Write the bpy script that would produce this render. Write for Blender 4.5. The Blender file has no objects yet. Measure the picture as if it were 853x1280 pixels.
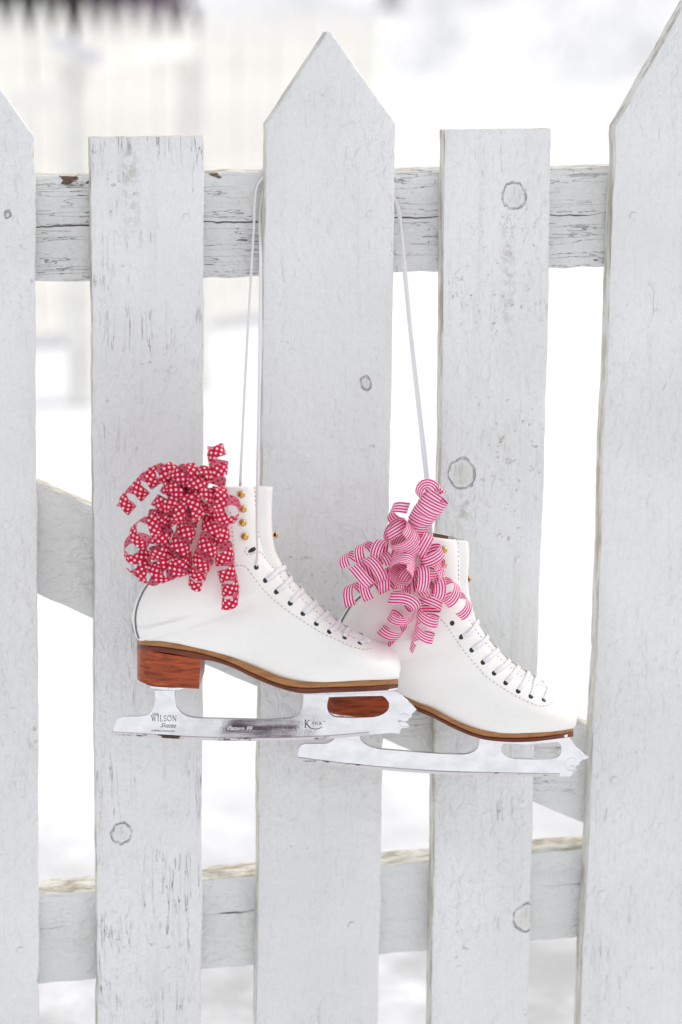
import bpy, bmesh, math, random
from mathutils import Vector, Matrix, noise
from mathutils.bvhtree import BVHTree
R = math.radians
rnd = random.Random(7)
scn = bpy.context.scene
col = scn.collection

# ------------------------------------------------------------------ camera
FPX = 85.0 / 36.0 * 1280.0
DIST = 2.15
YAW, PITCH = R(10.0), R(11.0)
CZ = 1.27
FWD = Vector((math.sin(YAW) * math.cos(PITCH), math.cos(YAW) * math.cos(PITCH), -math.sin(PITCH)))
RIGHT = Vector((math.cos(YAW), -math.sin(YAW), 0))
UPV = RIGHT.cross(FWD)
CAM = Vector((0, 0, CZ - DIST * math.sin(PITCH))) - FWD * DIST
CAM.z = CZ
cd = bpy.data.cameras.new('camera')
cam = bpy.data.objects.new('camera', cd)
col.objects.link(cam)
cd.sensor_fit = 'VERTICAL'
cd.sensor_height = 36.0
cd.sensor_width = 24.0
cd.lens = 85.0
cd.clip_start = 0.05
cd.clip_end = 3000
cam.matrix_world = Matrix(((RIGHT.x, UPV.x, -FWD.x, CAM.x), (RIGHT.y, UPV.y, -FWD.y, CAM.y),
                           (RIGHT.z, UPV.z, -FWD.z, CAM.z), (0, 0, 0, 1)))
cd.dof.use_dof = True
cd.dof.focus_distance = 2.10
cd.dof.aperture_fstop = 4.0
scn.camera = cam

# ------------------------------------------------------------------ light
SUN_EL, SUN_AZ = 40.0, 108.0      # veiled sun to the right, a little beyond the gate
w = bpy.data.worlds.new('World')
scn.world = w
w.use_nodes = True
wn = w.node_tree.nodes
sky = wn.new('ShaderNodeTexSky')
sky.sky_type = 'NISHITA'
sky.sun_disc = False
sky.sun_elevation = R(SUN_EL)
sky.sun_rotation = R(180.0 - SUN_AZ)
sky.dust_density = 2.5
sky.air_density = 0.8
sky.ozone_density = 0.6
# thin white overcast in front of the blue
cl = wn.new('ShaderNodeMix')
cl.data_type = 'RGBA'
cl.inputs['Factor'].default_value = 0.64
w.node_tree.links.new(sky.outputs[0], cl.inputs['A'])
cl.inputs['B'].default_value = (5.6, 5.5, 5.35, 1)
w.node_tree.links.new(cl.outputs['Result'], wn['Background'].inputs[0])
wn['Background'].inputs[1].default_value = 0.12
sd = bpy.data.lights.new('sun', 'SUN')
sd.energy = 1.0
sd.angle = R(35.0)
sd.color = (1.0, 0.95, 0.88)
sun = bpy.data.objects.new('sun', sd)
col.objects.link(sun)
to_sun = Vector((math.sin(R(SUN_AZ)) * math.cos(R(SUN_EL)), -math.cos(R(SUN_AZ)) * math.cos(R(SUN_EL)), math.sin(R(SUN_EL))))
sun.rotation_euler = to_sun.to_track_quat('Z', 'Y').to_euler()
sun.location = (0, -6, 8)
scn.view_settings.view_transform = 'Standard'
scn.view_settings.look = 'None'
scn.view_settings.gamma = 1.0
scn.view_settings.use_curve_mapping = False
scn.view_settings.exposure = 0.76
scn.render.engine = 'CYCLES'
scn.cycles.use_denoising = True
scn.cycles.max_bounces = 10
scn.cycles.diffuse_bounces = 6


# ------------------------------------------------------------------ pixel tracing helpers
def ray(px, py):
    return (RIGHT * ((px - 426.5) / FPX) + UPV * ((640.0 - py) / FPX) + FWD).normalized()


def at(px, py, y):
    d = ray(px, py)
    return CAM + d * ((y - CAM.y) / d.y)


class Frame:
    """local frame of an object: x along it, y away from the viewpoint, z up"""
    def __init__(self, loc, yaw):
        self.m = Matrix.Translation(loc) @ Matrix.Rotation(yaw, 4, 'Z')
        self.i = self.m.inverted()
        self.o = self.i @ CAM

    def at(self, px, py, y):
        d = self.i.to_3x3() @ ray(px, py)
        return self.o + d * ((y - self.o.y) / d.y)

    def cast(self, bvh, px, py):
        d = (self.i.to_3x3() @ ray(px, py)).normalized()
        loc, nor, idx, dist = bvh.ray_cast(self.o, d)
        return loc, nor


# ------------------------------------------------------------------ object helpers
def link(name, me, mat=None, parent=None, smooth=True):
    o = bpy.data.objects.new(name, me)
    col.objects.link(o)
    if mat:
        me.materials.append(mat)
    if parent:
        o.parent = parent
    if smooth:
        for p in me.polygons:
            p.use_smooth = True
    return o


def mesh(name, verts, faces):
    me = bpy.data.meshes.new(name)
    me.from_pydata([tuple(v) for v in verts], [], faces)
    me.update()
    return me


def obj(name, verts, faces, mat=None, parent=None, smooth=True, sharp=None):
    o = link(name, mesh(name, verts, faces), mat, parent, smooth)
    if sharp:
        o.data.set_sharp_from_angle(angle=R(sharp))
    return o


def thing(name, label, cat, loc=(0, 0, 0), yaw=0.0, group=None):
    o = bpy.data.objects.new(name, None)
    col.objects.link(o)
    o.location = loc
    o.rotation_euler = (0, 0, yaw)
    o.empty_display_size = 0.1
    o['label'] = label
    o['category'] = cat
    if group:
        o['group'] = group
    return o


def catmull(pts, n):
    """n samples along a Catmull-Rom curve through tuples of any length"""
    out = []
    m = len(pts) - 1
    for i in range(n):
        t = i / (n - 1) * m
        k = min(int(t), m - 1)
        f = t - k
        p0, p1, p2, p3 = pts[max(k - 1, 0)], pts[k], pts[k + 1], pts[min(k + 2, m)]
        out.append(tuple(0.5 * (2 * b + (c - a) * f + (2 * a - 5 * b + 4 * c - d) * f * f + (3 * b - a - 3 * c + d) * f ** 3)
                         for a, b, c, d in zip(p0, p1, p2, p3)))
    return out


def frames(path):
    """tangent, normal, binormal at each point, carried without twist"""
    n = len(path)
    T = [(path[min(i + 1, n - 1)] - path[max(i - 1, 0)]).normalized() for i in range(n)]
    N = T[0].orthogonal().normalized()
    out = []
    for i in range(n):
        N = (N - T[i] * N.dot(T[i])).normalized()
        out.append((T[i], N, T[i].cross(N)))
    return out


def tube(path, rad, seg=8, flat=1.0, flat_dir=None):
    """verts, faces of a tube; flat<1 squashes it along flat_dir"""
    V, F = [], []
    n = len(path)
    T = [(path[min(i + 1, n - 1)] - path[max(i - 1, 0)]).normalized() for i in range(n)]
    fr = frames(path)
    for i in range(n):
        t, a, b = fr[i]
        if flat_dir is not None:
            fd = flat_dir[i] if isinstance(flat_dir, list) else flat_dir
            b = (fd - t * fd.dot(t)).normalized()
            a = b.cross(t)
        r = rad[i] if isinstance(rad, (list, tuple)) else rad
        for k in range(seg):
            q = 2 * math.pi * k / seg
            V.append(path[i] + a * (math.cos(q) * r) + b * (math.sin(q) * r * flat))
    for i in range(n - 1):
        for k in range(seg):
            k2 = (k + 1) % seg
            F.append((i * seg + k, i * seg + k2, (i + 1) * seg + k2, (i + 1) * seg + k))
    F.append(tuple(range(seg - 1, -1, -1)))
    F.append(tuple((n - 1) * seg + k for k in range(seg)))
    return V, F


def merge(parts):
    V, F = [], []
    for v, f in parts:
        k = len(V)
        V += v
        F += [tuple(i + k for i in q) for q in f]
    return V, F


def boxvf(x0, x1, y0, y1, z0, z1):
    V = [Vector(p) for p in ((x0, y0, z0), (x1, y0, z0), (x1, y1, z0), (x0, y1, z0),
                             (x0, y0, z1), (x1, y0, z1), (x1, y1, z1), (x0, y1, z1))]
    return V, [(0, 3, 2, 1), (4, 5, 6, 7), (0, 1, 5, 4), (1, 2, 6, 5), (2, 3, 7, 6), (3, 0, 4, 7)]


def curve_mesh(name, loops, half, bevel=0.0, mat=None, parent=None, m=None):
    """closed 2-D outlines (holes included) filled and given thickness; m places the xy plane"""
    cu = bpy.data.curves.new(name, 'CURVE')
    cu.dimensions = '2D'
    cu.fill_mode = 'BOTH'
    cu.extrude = half
    cu.bevel_depth = bevel
    cu.bevel_resolution = 1
    for lp in loops:
        s = cu.splines.new('POLY')
        s.points.add(len(lp) - 1)
        for p, q in zip(s.points, lp):
            p.co = (q[0], q[1], 0, 1)
        s.use_cyclic_u = True
    return bake(cu, name, mat, parent, m)


def bake(cu, name, mat, parent, m):
    t = bpy.data.objects.new('tmp', cu)
    col.objects.link(t)
    dg = bpy.context.evaluated_depsgraph_get()
    me = bpy.data.meshes.new_from_object(t.evaluated_get(dg))
    bpy.data.objects.remove(t)
    bpy.data.curves.remove(cu)
    me.name = name
    me.materials.clear()
    if m is not None:
        me.transform(m)
    return link(name, me, mat, parent, smooth=False)


# ------------------------------------------------------------------ node helpers
class Mat:
    def __init__(self, name, rough=0.5, spec=0.4, metal=0.0):
        self.m = bpy.data.materials.new(name)
        self.m.use_nodes = True
        self.t = self.m.node_tree
        self.b = self.t.nodes['Principled BSDF']
        self.b.inputs['Roughness'].default_value = rough
        self.b.inputs['Specular IOR Level'].default_value = spec
        self.b.inputs['Metallic'].default_value = metal

    def n(self, typ, **kw):
        x = self.t.nodes.new(typ)
        for k, v in kw.items():
            setattr(x, k, v)
        return x

    def put(self, sock, v):
        if hasattr(v, 'is_output') or hasattr(v, 'links'):
            self.t.links.new(v, sock)
        else:
            if isinstance(v, (tuple, list)) and len(v) == 3 and sock.type == 'RGBA':
                v = (*v, 1)
            sock.default_value = v

    def math(self, op, a, b=0.0, c=None, clamp=False):
        x = self.n('ShaderNodeMath', operation=op, use_clamp=clamp)
        self.put(x.inputs[0], a)
        self.put(x.inputs[1], b)
        if c is not None:
            self.put(x.inputs[2], c)
        return x.outputs[0]

    def vmath(self, op, a, b):
        x = self.n('ShaderNodeVectorMath', operation=op)
        self.put(x.inputs[0], a)
        self.put(x.inputs[1], b)
        return x.outputs[0]

    def coord(self, kind='Object'):
        return self.n('ShaderNodeTexCoord').outputs[kind]

    def sep(self, v):
        x = self.n('ShaderNodeSeparateXYZ')
        self.put(x.inputs[0], v)
        return x.outputs

    def noise(self, v, scale=5.0, detail=3.0, rough=0.5, dist=0.0):
        x = self.n('ShaderNodeTexNoise')
        self.put(x.inputs['Vector'], v)
        x.inputs['Scale'].default_value = scale
        x.inputs['Detail'].default_value = detail
        x.inputs['Roughness'].default_value = rough
        x.inputs['Distortion'].default_value = dist
        return x.outputs['Fac']

    def smooth(self, v, lo, hi, a=0.0, b=1.0):
        x = self.n('ShaderNodeMapRange', interpolation_type='SMOOTHSTEP')
        for i, q in enumerate((v, lo, hi, a, b)):
            self.put(x.inputs[i], q)
        return x.outputs[0]

    def mix(self, f, a, b):
        x = self.n('ShaderNodeMix', data_type='RGBA')
        self.put(x.inputs['Factor'], f)
        self.put(x.inputs['A'], a)
        self.put(x.inputs['B'], b)
        return x.outputs['Result']

    def color(self, c):
        self.put(self.b.inputs['Base Color'], c)
        return self

    def bump(self, h, strength=0.5, dist=0.001):
        x = self.n('ShaderNodeBump')
        x.inputs['Strength'].default_value = strength
        x.inputs['Distance'].default_value = dist
        self.put(x.inputs['Height'], h)
        self.put(self.b.inputs['Normal'], x.outputs[0])
        return self


def paint(name, seed, grain='z', knots=(), cracks=1.0, split=None, raw_top=None, dirt=1.0, stains=()):
    """old white paint over wood: fine cracks along the grain, painted-over knots, dirty edges.
    knots: (x, z, radius) in the fence's own metres; split: (a, b) a dark split along z = a + b x"""
    M = Mat(name, rough=0.55, spec=0.3)
    P = M.coord()
    x, y, z = M.sep(P)
    S = M.vmath('ADD', P, (seed * 3.17, seed * 1.31, seed * 2.23))
    along = (1, 1, 0.06) if grain == 'z' else (0.06, 1, 1)
    G = M.vmath('MULTIPLY', S, along)
    big = M.noise(S, 7.0, 3)
    c = M.mix(M.smooth(big, 0.3, 0.75), (0.80, 0.81, 0.81), (0.73, 0.735, 0.725))
    streak = M.noise(G, 60.0, 4, 0.6)
    c = M.mix(M.math('MULTIPLY', M.smooth(streak, 0.55, 0.8), 0.35), c, (0.60, 0.58, 0.54))
    c = M.mix(M.math('MULTIPLY', M.smooth(M.noise(S, 330.0, 3, 0.65), 0.45, 0.72), 0.17), c, (0.56, 0.55, 0.53))
    # speckled grime
    sp = M.noise(S, 160.0, 3, 0.6)
    patch = M.smooth(M.noise(S, 9.0, 3, 0.6), 0.5, 0.72)
    g = M.math('MULTIPLY', M.smooth(sp, 0.60, 0.72), M.math('MULTIPLY_ADD', patch, 0.75 * dirt, 0.10 * dirt))
    c = M.mix(g, c, (0.40, 0.37, 0.31))
    h = M.math('MULTIPLY', sp, 0.25)
    # cracks: thin iso-lines of a stretched noise
    if cracks > 0:
        cn = M.noise(M.vmath('MULTIPLY', S, (1, 1, 0.045) if grain == 'z' else (0.06, 1, 1)), 120.0, 4, 0.6, 0.25)
        ln = M.smooth(M.math('ABSOLUTE', M.math('SUBTRACT', cn, 0.5)), 0.0, 0.0055, 1.0, 0.0)
        lp = M.smooth(M.noise(S, 13.0, 3, 0.6), 0.62 - 0.14 * cracks, 0.80 - 0.14 * cracks)
        crk = M.math('MULTIPLY', ln, lp, clamp=True)
        c = M.mix(M.math('MULTIPLY', crk, min(0.85, 0.28 + 0.22 * cracks)), c, (0.20, 0.18, 0.16))
        h = M.math('SUBTRACT', h, M.math('MULTIPLY', crk, 0.35))
    wob = M.math('MULTIPLY', M.math('SUBTRACT', M.noise(S, 85.0, 4, 0.65), 0.5), 0.009)
    for kx, kz, kr in knots:
        dx = M.math('SUBTRACT', x, kx)
        dz = M.math('MULTIPLY', M.math('SUBTRACT', z, kz), 0.88)
        d = M.math('ADD', M.math('SQRT', M.math('ADD', M.math('MULTIPLY', dx, dx), M.math('MULTIPLY', dz, dz))), wob)
        c = M.mix(M.math('MULTIPLY', M.smooth(d, kr * 0.5, kr, 1.0, 0.0), M.smooth(M.noise(S, 60.0, 3), 0.3, 0.7, 0.1, 0.5)), c, (0.56, 0.53, 0.46))
        ring = M.smooth(M.math('ABSOLUTE', M.math('SUBTRACT', d, kr)), 0.0, 0.0013, 1.0, 0.0)
        brk = M.smooth(M.noise(S, 120.0, 4, 0.65), 0.30, 0.66)
        rm = M.math('MULTIPLY', ring, brk)
        c = M.mix(M.math('MULTIPLY', rm, 0.42), c, (0.26, 0.23, 0.19))
        # a split running into the knot
        cr = M.math('MULTIPLY', M.smooth(M.math('ABSOLUTE', M.math('ADD', dx, M.math('MULTIPLY', wob, 0.5))), 0.0002, 0.0009, 1.0, 0.0),
                    M.smooth(M.math('ABSOLUTE', M.math('SUBTRACT', dz, kr * 0.35)), kr * 0.2, kr * 0.5, 1.0, 0.0))
        c = M.mix(M.math('MULTIPLY', cr, 0.12), c, (0.18, 0.15, 0.13))
        h = M.math('SUBTRACT', h, M.math('ADD', M.math('MULTIPLY', rm, 0.7), M.math('MULTIPLY', cr, 0.1)))
    for sx, sz, sw, sl in stains:     # a run of dirt below a knot
        m = M.math('MULTIPLY', M.smooth(M.math('ABSOLUTE', M.math('ADD', M.math('SUBTRACT', x, sx), wob)), 0.0, sw, 1.0, 0.0),
                   M.math('MULTIPLY', M.smooth(M.math('SUBTRACT', sz, z), 0.0, 0.01), M.smooth(M.math('SUBTRACT', sz, z), sl * 0.4, sl, 1.0, 0.0)))
        m = M.math('MULTIPLY', m, M.smooth(M.noise(S, 130.0, 3, 0.65), 0.42, 0.6))
        c = M.mix(M.math('MULTIPLY', m, 0.4), c, (0.34, 0.31, 0.24))
    if split:
        a, b, q0 = split
        dl = M.math('SUBTRACT', z, M.math('MULTIPLY_ADD', x, b, a))
        dl = M.math('ADD', dl, M.math('MULTIPLY', M.math('SUBTRACT', M.noise(S, 26.0, 3, 0.6), 0.5), 0.009))
        wd = M.smooth(M.noise(S, 21.0, 2), 0.38, 0.62, 0.0001, 0.0010)
        sm = M.smooth(M.math('ABSOLUTE', dl), 0.0, wd, 1.0, 0.0)
        sm = M.math('MULTIPLY', sm, M.smooth(M.noise(S, 9.0, 2), q0, q0 + 0.15))
        c = M.mix(M.math('MULTIPLY', sm, 0.82), c, (0.09, 0.08, 0.07))
        h = M.math('SUBTRACT', h, M.math('MULTIPLY', sm, 0.8))
    if raw_top:
        a, b = raw_top                # upper edge: z = a + b x; bare wood where the paint has lifted
        dl = M.math('SUBTRACT', M.math('MULTIPLY_ADD', x, b, a), z)
        rt = M.math('MULTIPLY', M.smooth(dl, 0.006, 0.011, 1.0, 0.0),
                    M.smooth(M.noise(M.vmath('MULTIPLY', S, (0.45, 1, 1)), 42.0, 3, 0.6), 0.60, 0.63))
        c = M.mix(rt, c, (0.16, 0.10, 0.07))
        h = M.math('SUBTRACT', h, rt)
    # weathered upper and side faces where dirt settles and paint has worn off
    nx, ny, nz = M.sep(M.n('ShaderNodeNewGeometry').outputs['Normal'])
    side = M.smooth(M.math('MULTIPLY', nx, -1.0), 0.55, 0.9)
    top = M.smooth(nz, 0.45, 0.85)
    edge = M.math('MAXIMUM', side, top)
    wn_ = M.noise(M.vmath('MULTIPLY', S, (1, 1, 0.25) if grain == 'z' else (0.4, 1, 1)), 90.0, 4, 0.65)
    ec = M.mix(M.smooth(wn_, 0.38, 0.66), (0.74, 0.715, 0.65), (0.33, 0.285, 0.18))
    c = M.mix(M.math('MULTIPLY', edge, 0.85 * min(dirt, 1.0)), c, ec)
    # wrinkled, brushed paint film
    wr = M.noise(M.vmath('MULTIPLY', S, (1, 1, 0.55) if grain == 'z' else (0.55, 1, 1)), 130.0, 2, 0.5, 0.8)
    br = M.noise(G, 170.0, 3, 0.6)
    wp = M.smooth(M.noise(S, 5.0, 2), 0.38, 0.62)
    h = M.math('ADD', h, M.math('ADD', M.math('MULTIPLY', wr, M.math('MULTIPLY_ADD', wp, 0.55, 0.25)), M.math('MULTIPLY', br, 0.35)))
    h = M.math('ADD', h, M.math('MULTIPLY', M.noise(S, 30.0, 2), 1.2))
    M.color(c)
    M.bump(h, 1.0, 0.0042)
    return M.m


def plain(name, c, rough=0.5, spec=0.4, metal=0.0, var=0.12, scale=30.0, bump=0.0, bscale=200.0):
    M = Mat(name, rough, spec, metal)
    P = M.coord()
    f = M.noise(P, scale, 4, 0.6)
    M.color(M.mix(M.smooth(f, 0.3, 0.7), tuple(v * (1 - var) for v in c), tuple(min(v * (1 + var), 1) for v in c)))
    if bump:
        M.bump(M.noise(P, bscale, 3, 0.6), bump, 0.001)
    return M.m


# ------------------------------------------------------------------ materials
def wood(name, dark, light, seed, rough=0.28):
    M = Mat(name, rough + .1, 0.22)
    P = M.coord()
    G = M.vmath('MULTIPLY', M.vmath('ADD', P, (seed, seed * .7, seed * .3)), (0.12, 0.3, 1.0))
    f = M.noise(G, 330.0, 5, 0.65, 0.4)
    f2 = M.noise(M.vmath('MULTIPLY', P, (0.5, 0.5, 1)), 60.0, 3, 0.6)
    M.color(M.mix(M.math('ADD', M.math('MULTIPLY', M.smooth(f, 0.3, 0.7), 0.75), M.math('MULTIPLY', f2, 0.25)), dark, light))
    M.bump(f, 0.25, 0.0004)
    M.b.inputs['Coat Weight'].default_value = 0.15
    M.b.inputs['Coat Roughness'].default_value = 0.15
    return M.m


m_heel = wood('heel_wood', (0.11, 0.014, 0.005), (0.54, 0.105, 0.028), 1.0)
m_outsole = wood('outsole_wood', (0.085, 0.02, 0.012), (0.20, 0.05, 0.025), 2.0)
m_welt = wood('welt_leather', (0.25, 0.105, 0.035), (0.46, 0.22, 0.085), 3.0, 0.4)

M = Mat('boot_leather', 0.36, 0.45)
P = M.coord()
f = M.noise(P, 14.0, 4, 0.6)
lc = M.mix(M.smooth(f, 0.35, 0.75), (0.90, 0.89, 0.855), (0.86, 0.845, 0.80))
scuff = M.math('MULTIPLY', M.smooth(M.noise(M.vmath('MULTIPLY', P, (0.5, 1, 1)), 55.0, 4, 0.7, 1.0), 0.63, 0.72), M.smooth(M.noise(P, 12.0, 2), 0.5, 0.65))
lc = M.mix(M.math('MULTIPLY', scuff, 0.25), lc, (0.58, 0.57, 0.55))
M.color(lc)
M.put(M.b.inputs['Roughness'], M.smooth(M.noise(P, 20.0, 4, 0.6), 0.3, 0.7, 0.27, 0.46))
vo = M.n('ShaderNodeTexVoronoi')
M.put(vo.inputs['Vector'], P)
vo.inputs['Scale'].default_value = 900.0
M.bump(M.math('ADD', M.math('MULTIPLY', vo.outputs['Distance'], 0.12), M.math('MULTIPLY', M.noise(M.vmath('MULTIPLY', P, (0.7, 1, 1.3)), 34.0, 3), 1.3)), 0.45, 0.0012)
m_leather = M.m
m_tongue = plain('tongue_felt', (0.85, 0.84, 0.81), 0.75, 0.2, var=0.04, bump=0.2, bscale=700.0)
m_lining = plain('tan_lining', (0.33, 0.20, 0.11), 0.6, 0.3, var=0.2)
m_seam = plain('grey_piping', (0.17, 0.18, 0.20), 0.5, 0.3)
m_thread = plain('stitch_thread', (0.50, 0.485, 0.48), 0.7, 0.2, var=0.25, scale=300.0)
m_hole = plain('eyelet_black', (0.012, 0.012, 0.016), 0.35, 0.5)
m_brass = plain('brass_hook', (0.62, 0.37, 0.11), 0.12, 0.5, 1.0, var=0.06)
M = Mat('lace_cotton', 0.8, 0.2)
P = M.coord()
M.color(M.mix(M.noise(P, 500.0, 2), (0.87, 0.85, 0.865), (0.77, 0.745, 0.775)))
M.bump(M.noise(P, 1600.0, 2), 0.4, 0.0005)
m_lace = M.m

M = Mat('blade_steel', 0.2, 0.5, 1.0)
P = M.coord()
f = M.noise(M.vmath('MULTIPLY', P, (1, 1, 1.5)), 60.0, 4, 0.6)
M.color(M.mix(M.smooth(f, 0.3, 0.7), (0.82, 0.83, 0.85), (0.70, 0.71, 0.73)))
M.put(M.b.inputs['Roughness'], M.smooth(M.noise(M.vmath('MULTIPLY', P, (0.1, 1, 1)), 150.0, 4, 0.6), 0.3, 0.7, 0.05, 0.13))
M.bump(M.math('ADD', M.noise(P, 16.0, 2), M.math('MULTIPLY', M.noise(P, 420.0, 2), 0.02)), 0.25, 0.0015)
m_steel = M.m
M = Mat('blade_edge_steel', 0.35, 0.5, 1.0)
P = M.coord()
f = M.noise(M.vmath('MULTIPLY', P, (0.35, 1, 1)), 90.0, 4, 0.7)
M.color(M.mix(M.smooth(f, 0.55, 0.63), (0.62, 0.60, 0.60), (0.08, 0.055, 0.045)))
m_edge = M.m
m_ink = plain('engraved_ink', (0.13, 0.13, 0.145), 0.5, 0.3)
m_etch = plain('bright_etching', (0.85, 0.86, 0.9), 0.3, 0.5, 1.0, var=0.03)

def thin(M, f):
    """thin woven ribbon lets some light through"""
    tr = M.n('ShaderNodeBsdfTranslucent')
    src = M.b.inputs['Base Color'].links[0].from_socket
    M.t.links.new(src, tr.inputs[0])
    mx = M.n('ShaderNodeMixShader')
    mx.inputs[0].default_value = f
    M.t.links.new(M.b.outputs[0], mx.inputs[1])
    M.t.links.new(tr.outputs[0], mx.inputs[2])
    M.t.links.new(mx.outputs[0], M.t.nodes['Material Output'].inputs[0])


# ribbons: the pattern runs in ribbon coordinates (UV in metres: u along, v across)
RW = 0.0098
M = Mat('dotted_ribbon', 0.45, 0.2)
u, v, _ = M.sep(M.coord('UV'))
PU, PV = RW * 0.62, RW * 0.58


def dots(du, dv):
    fu = M.math('MULTIPLY', M.math('SUBTRACT', M.math('FRACT', M.math('ADD', M.math('DIVIDE', u, PU), du)), 0.5), PU)
    fv = M.math('MULTIPLY', M.math('SUBTRACT', M.math('FRACT', M.math('ADD', M.math('DIVIDE', v, PV), dv)), 0.5), PV)
    return M.math('SQRT', M.math('ADD', M.math('MULTIPLY', fu, fu), M.math('MULTIPLY', fv, fv)))


dd = M.math('MINIMUM', dots(0.0, 0.0), dots(0.5, 0.5))
dm = M.smooth(dd, RW * 0.092, RW * 0.108, 1.0, 0.0)
back = M.n('ShaderNodeNewGeometry').outputs['Backfacing']
rim = M.smooth(M.math('ABSOLUTE', M.math('SUBTRACT', v, RW / 2)), RW * 0.455, RW * 0.475)
fr_ = M.mix(dm, (0.63, 0.002, 0.05), (0.92, 0.90, 0.91))
fr_ = M.mix(rim, fr_, (0.33, 0.004, 0.06))
bk_ = M.mix(dm, (0.85, 0.26, 0.36), (0.45, 0.012, 0.09))
bk_ = M.mix(rim, bk_, (0.33, 0.004, 0.06))
M.color(M.mix(back, fr_, bk_))
M.bump(M.noise(M.vmath('MULTIPLY', M.coord('UV'), (1, 0.12, 1)), 2600.0, 1), 0.3, 0.0003)
thin(M, 0.24)
m_dots = M.m
M = Mat('striped_ribbon', 0.45, 0.2)
u, v, _ = M.sep(M.coord('UV'))
fv = M.math('FRACT', M.math('MULTIPLY_ADD', v, 4.0 / RW, 0.0))
st = M.math('MULTIPLY', M.smooth(fv, 0.18, 0.23), M.smooth(fv, 0.74, 0.79, 1.0, 0.0))
M.color(M.mix(st, (0.95, 0.87, 0.91), (0.74, 0.003, 0.21)))
M.bump(M.noise(M.vmath('MULTIPLY', M.coord('UV'), (1, 0.12, 1)), 2600.0, 1), 0.3, 0.0003)
thin(M, 0.20)
m_stripe = M.m

M = Mat('snow', 0.75, 0.25)
P = M.coord()
f = M.noise(P, 1.6, 5, 0.6)
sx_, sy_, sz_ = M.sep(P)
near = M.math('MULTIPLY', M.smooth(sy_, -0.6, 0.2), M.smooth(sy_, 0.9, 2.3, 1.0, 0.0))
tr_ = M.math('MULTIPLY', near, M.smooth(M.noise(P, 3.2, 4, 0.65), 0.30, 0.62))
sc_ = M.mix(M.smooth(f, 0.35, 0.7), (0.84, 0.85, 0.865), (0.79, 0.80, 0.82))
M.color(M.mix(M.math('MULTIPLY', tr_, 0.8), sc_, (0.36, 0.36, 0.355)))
M.bump(M.math('ADD', M.math('MULTIPLY', M.noise(P, 7.0, 4, 0.6), 1.0), M.math('MULTIPLY', M.noise(P, 90.0, 3, 0.6), 0.08)), 0.5, 0.03)
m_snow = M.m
m_farpaint = plain('far_white_paint', (0.84, 0.825, 0.78), 0.6, 0.3, var=0.07, scale=8.0)
m_bark = plain('grey_bark', (0.22, 0.20, 0.19), 0.85, 0.2, var=0.3, scale=14.0, bump=0.5, bscale=30.0)
m_pale = plain('haze_pale_bark', (0.60, 0.59, 0.58), 0.85, 0.2, var=0.2, scale=6.0, bump=0.3, bscale=30.0)  # bark lightened so the colour carries the distance haze of the far tree
m_ever = plain('evergreen_needles', (0.035, 0.065, 0.03), 0.7, 0.2, var=0.5, scale=6.0)
m_twig = plain('purple_twigs', (0.13, 0.085, 0.13), 0.8, 0.2, var=0.4, scale=6.0)

# ------------------------------------------------------------------ ground and house
def snow_h(x, y):
    d = math.hypot(x, y)
    h = 0.018 * noise.noise((x * 1.3, y * 1.3, 0.3)) + 0.05 * noise.noise((x * 0.35, y * 0.35, 4.1)) * min(1, d / 3)
    if y > 12:
        h += 0.25 * noise.noise((x * 0.06, y * 0.06, 9.0)) * min(1, (y - 12) / 20)
    if y > 22:      # the far side of the field climbs to a snowy hill
        f = min(1, (y - 22) / 160)
        h += f * f * (3 - 2 * f) * 30 * (1 + 0.3 * noise.noise((x * 0.02, y * 0.02, 3.0)))
    return h


def axis(lo, hi):
    out = [0.0]
    st = 0.12
    while out[-1] < hi:
        out.append(out[-1] + st)
        st *= 1.05
    neg = [0.0]
    st = 0.12
    while neg[-1] > lo:
        neg.append(neg[-1] - st)
        st *= 1.05
    return sorted(set(out + neg))


gx, gy = axis(-500, 500), axis(-60, 900)
V = [(x, y, snow_h(x, y)) for y in gy for x in gx]
nx_ = len(gx)
F = [(j * nx_ + i, j * nx_ + i + 1, (j + 1) * nx_ + i + 1, (j + 1) * nx_ + i) for j in range(len(gy) - 1) for i in range(nx_ - 1)]
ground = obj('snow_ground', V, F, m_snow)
ground['kind'] = 'structure'
ground['label'] = 'bright white snow covering the ground'

# ------------------------------------------------------------------ far things (out of focus)
def far_pt(px, d):
    """point on the snow d metres out along the view axis in the direction of column px"""
    p = CAM + (FWD.xy.to_3d().normalized() + RIGHT * ((px - 426.5) / FPX)) * d
    return Vector((p.x, p.y, 0))


a, b = far_pt(60, 10.2), far_pt(300, 10.95)
dirf = (b - a).normalized()
fen = thing('picket_fence', 'long white picket fence with pointed tips in the blurred distance', 'fence', a, math.atan2(dirf.y, dirf.x))
FH = 1.44
V = []
for yy in (-0.011, 0.011):
    V += [(-0.05, yy, 0.05), (0.05, yy, 0.05), (0.05, yy, FH - 0.16), (0, yy, FH), (-0.05, yy, FH - 0.16)]
pm = mesh('picket', V, [(0, 1, 2, 3, 4), (9, 8, 7, 6, 5), (0, 5, 6, 1), (1, 6, 7, 2), (2, 7, 8, 3), (3, 8, 9, 4), (4, 9, 5, 0)])
pm.materials.append(m_farpaint)
for i in range(-11, 18):
    p = bpy.data.objects.new('picket', pm)
    col.objects.link(p)
    p.parent = fen
    p.location = (i * 0.112, 0, rnd.uniform(-.008, .008))
    p.rotation_euler = (0, R(rnd.uniform(-.6, .6)), 0)
for zz in (0.35, 1.12):
    obj('rail', *boxvf(-1.5, 2.05, 0.013, 0.05, zz, zz + 0.09), m_farpaint, fen, smooth=False)
for xx in (-1.45, 0.4, 1.95):
    obj('post', *boxvf(xx - .05, xx + .05, 0.052, 0.15, 0, 1.3), m_farpaint, fen, smooth=False)

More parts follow.
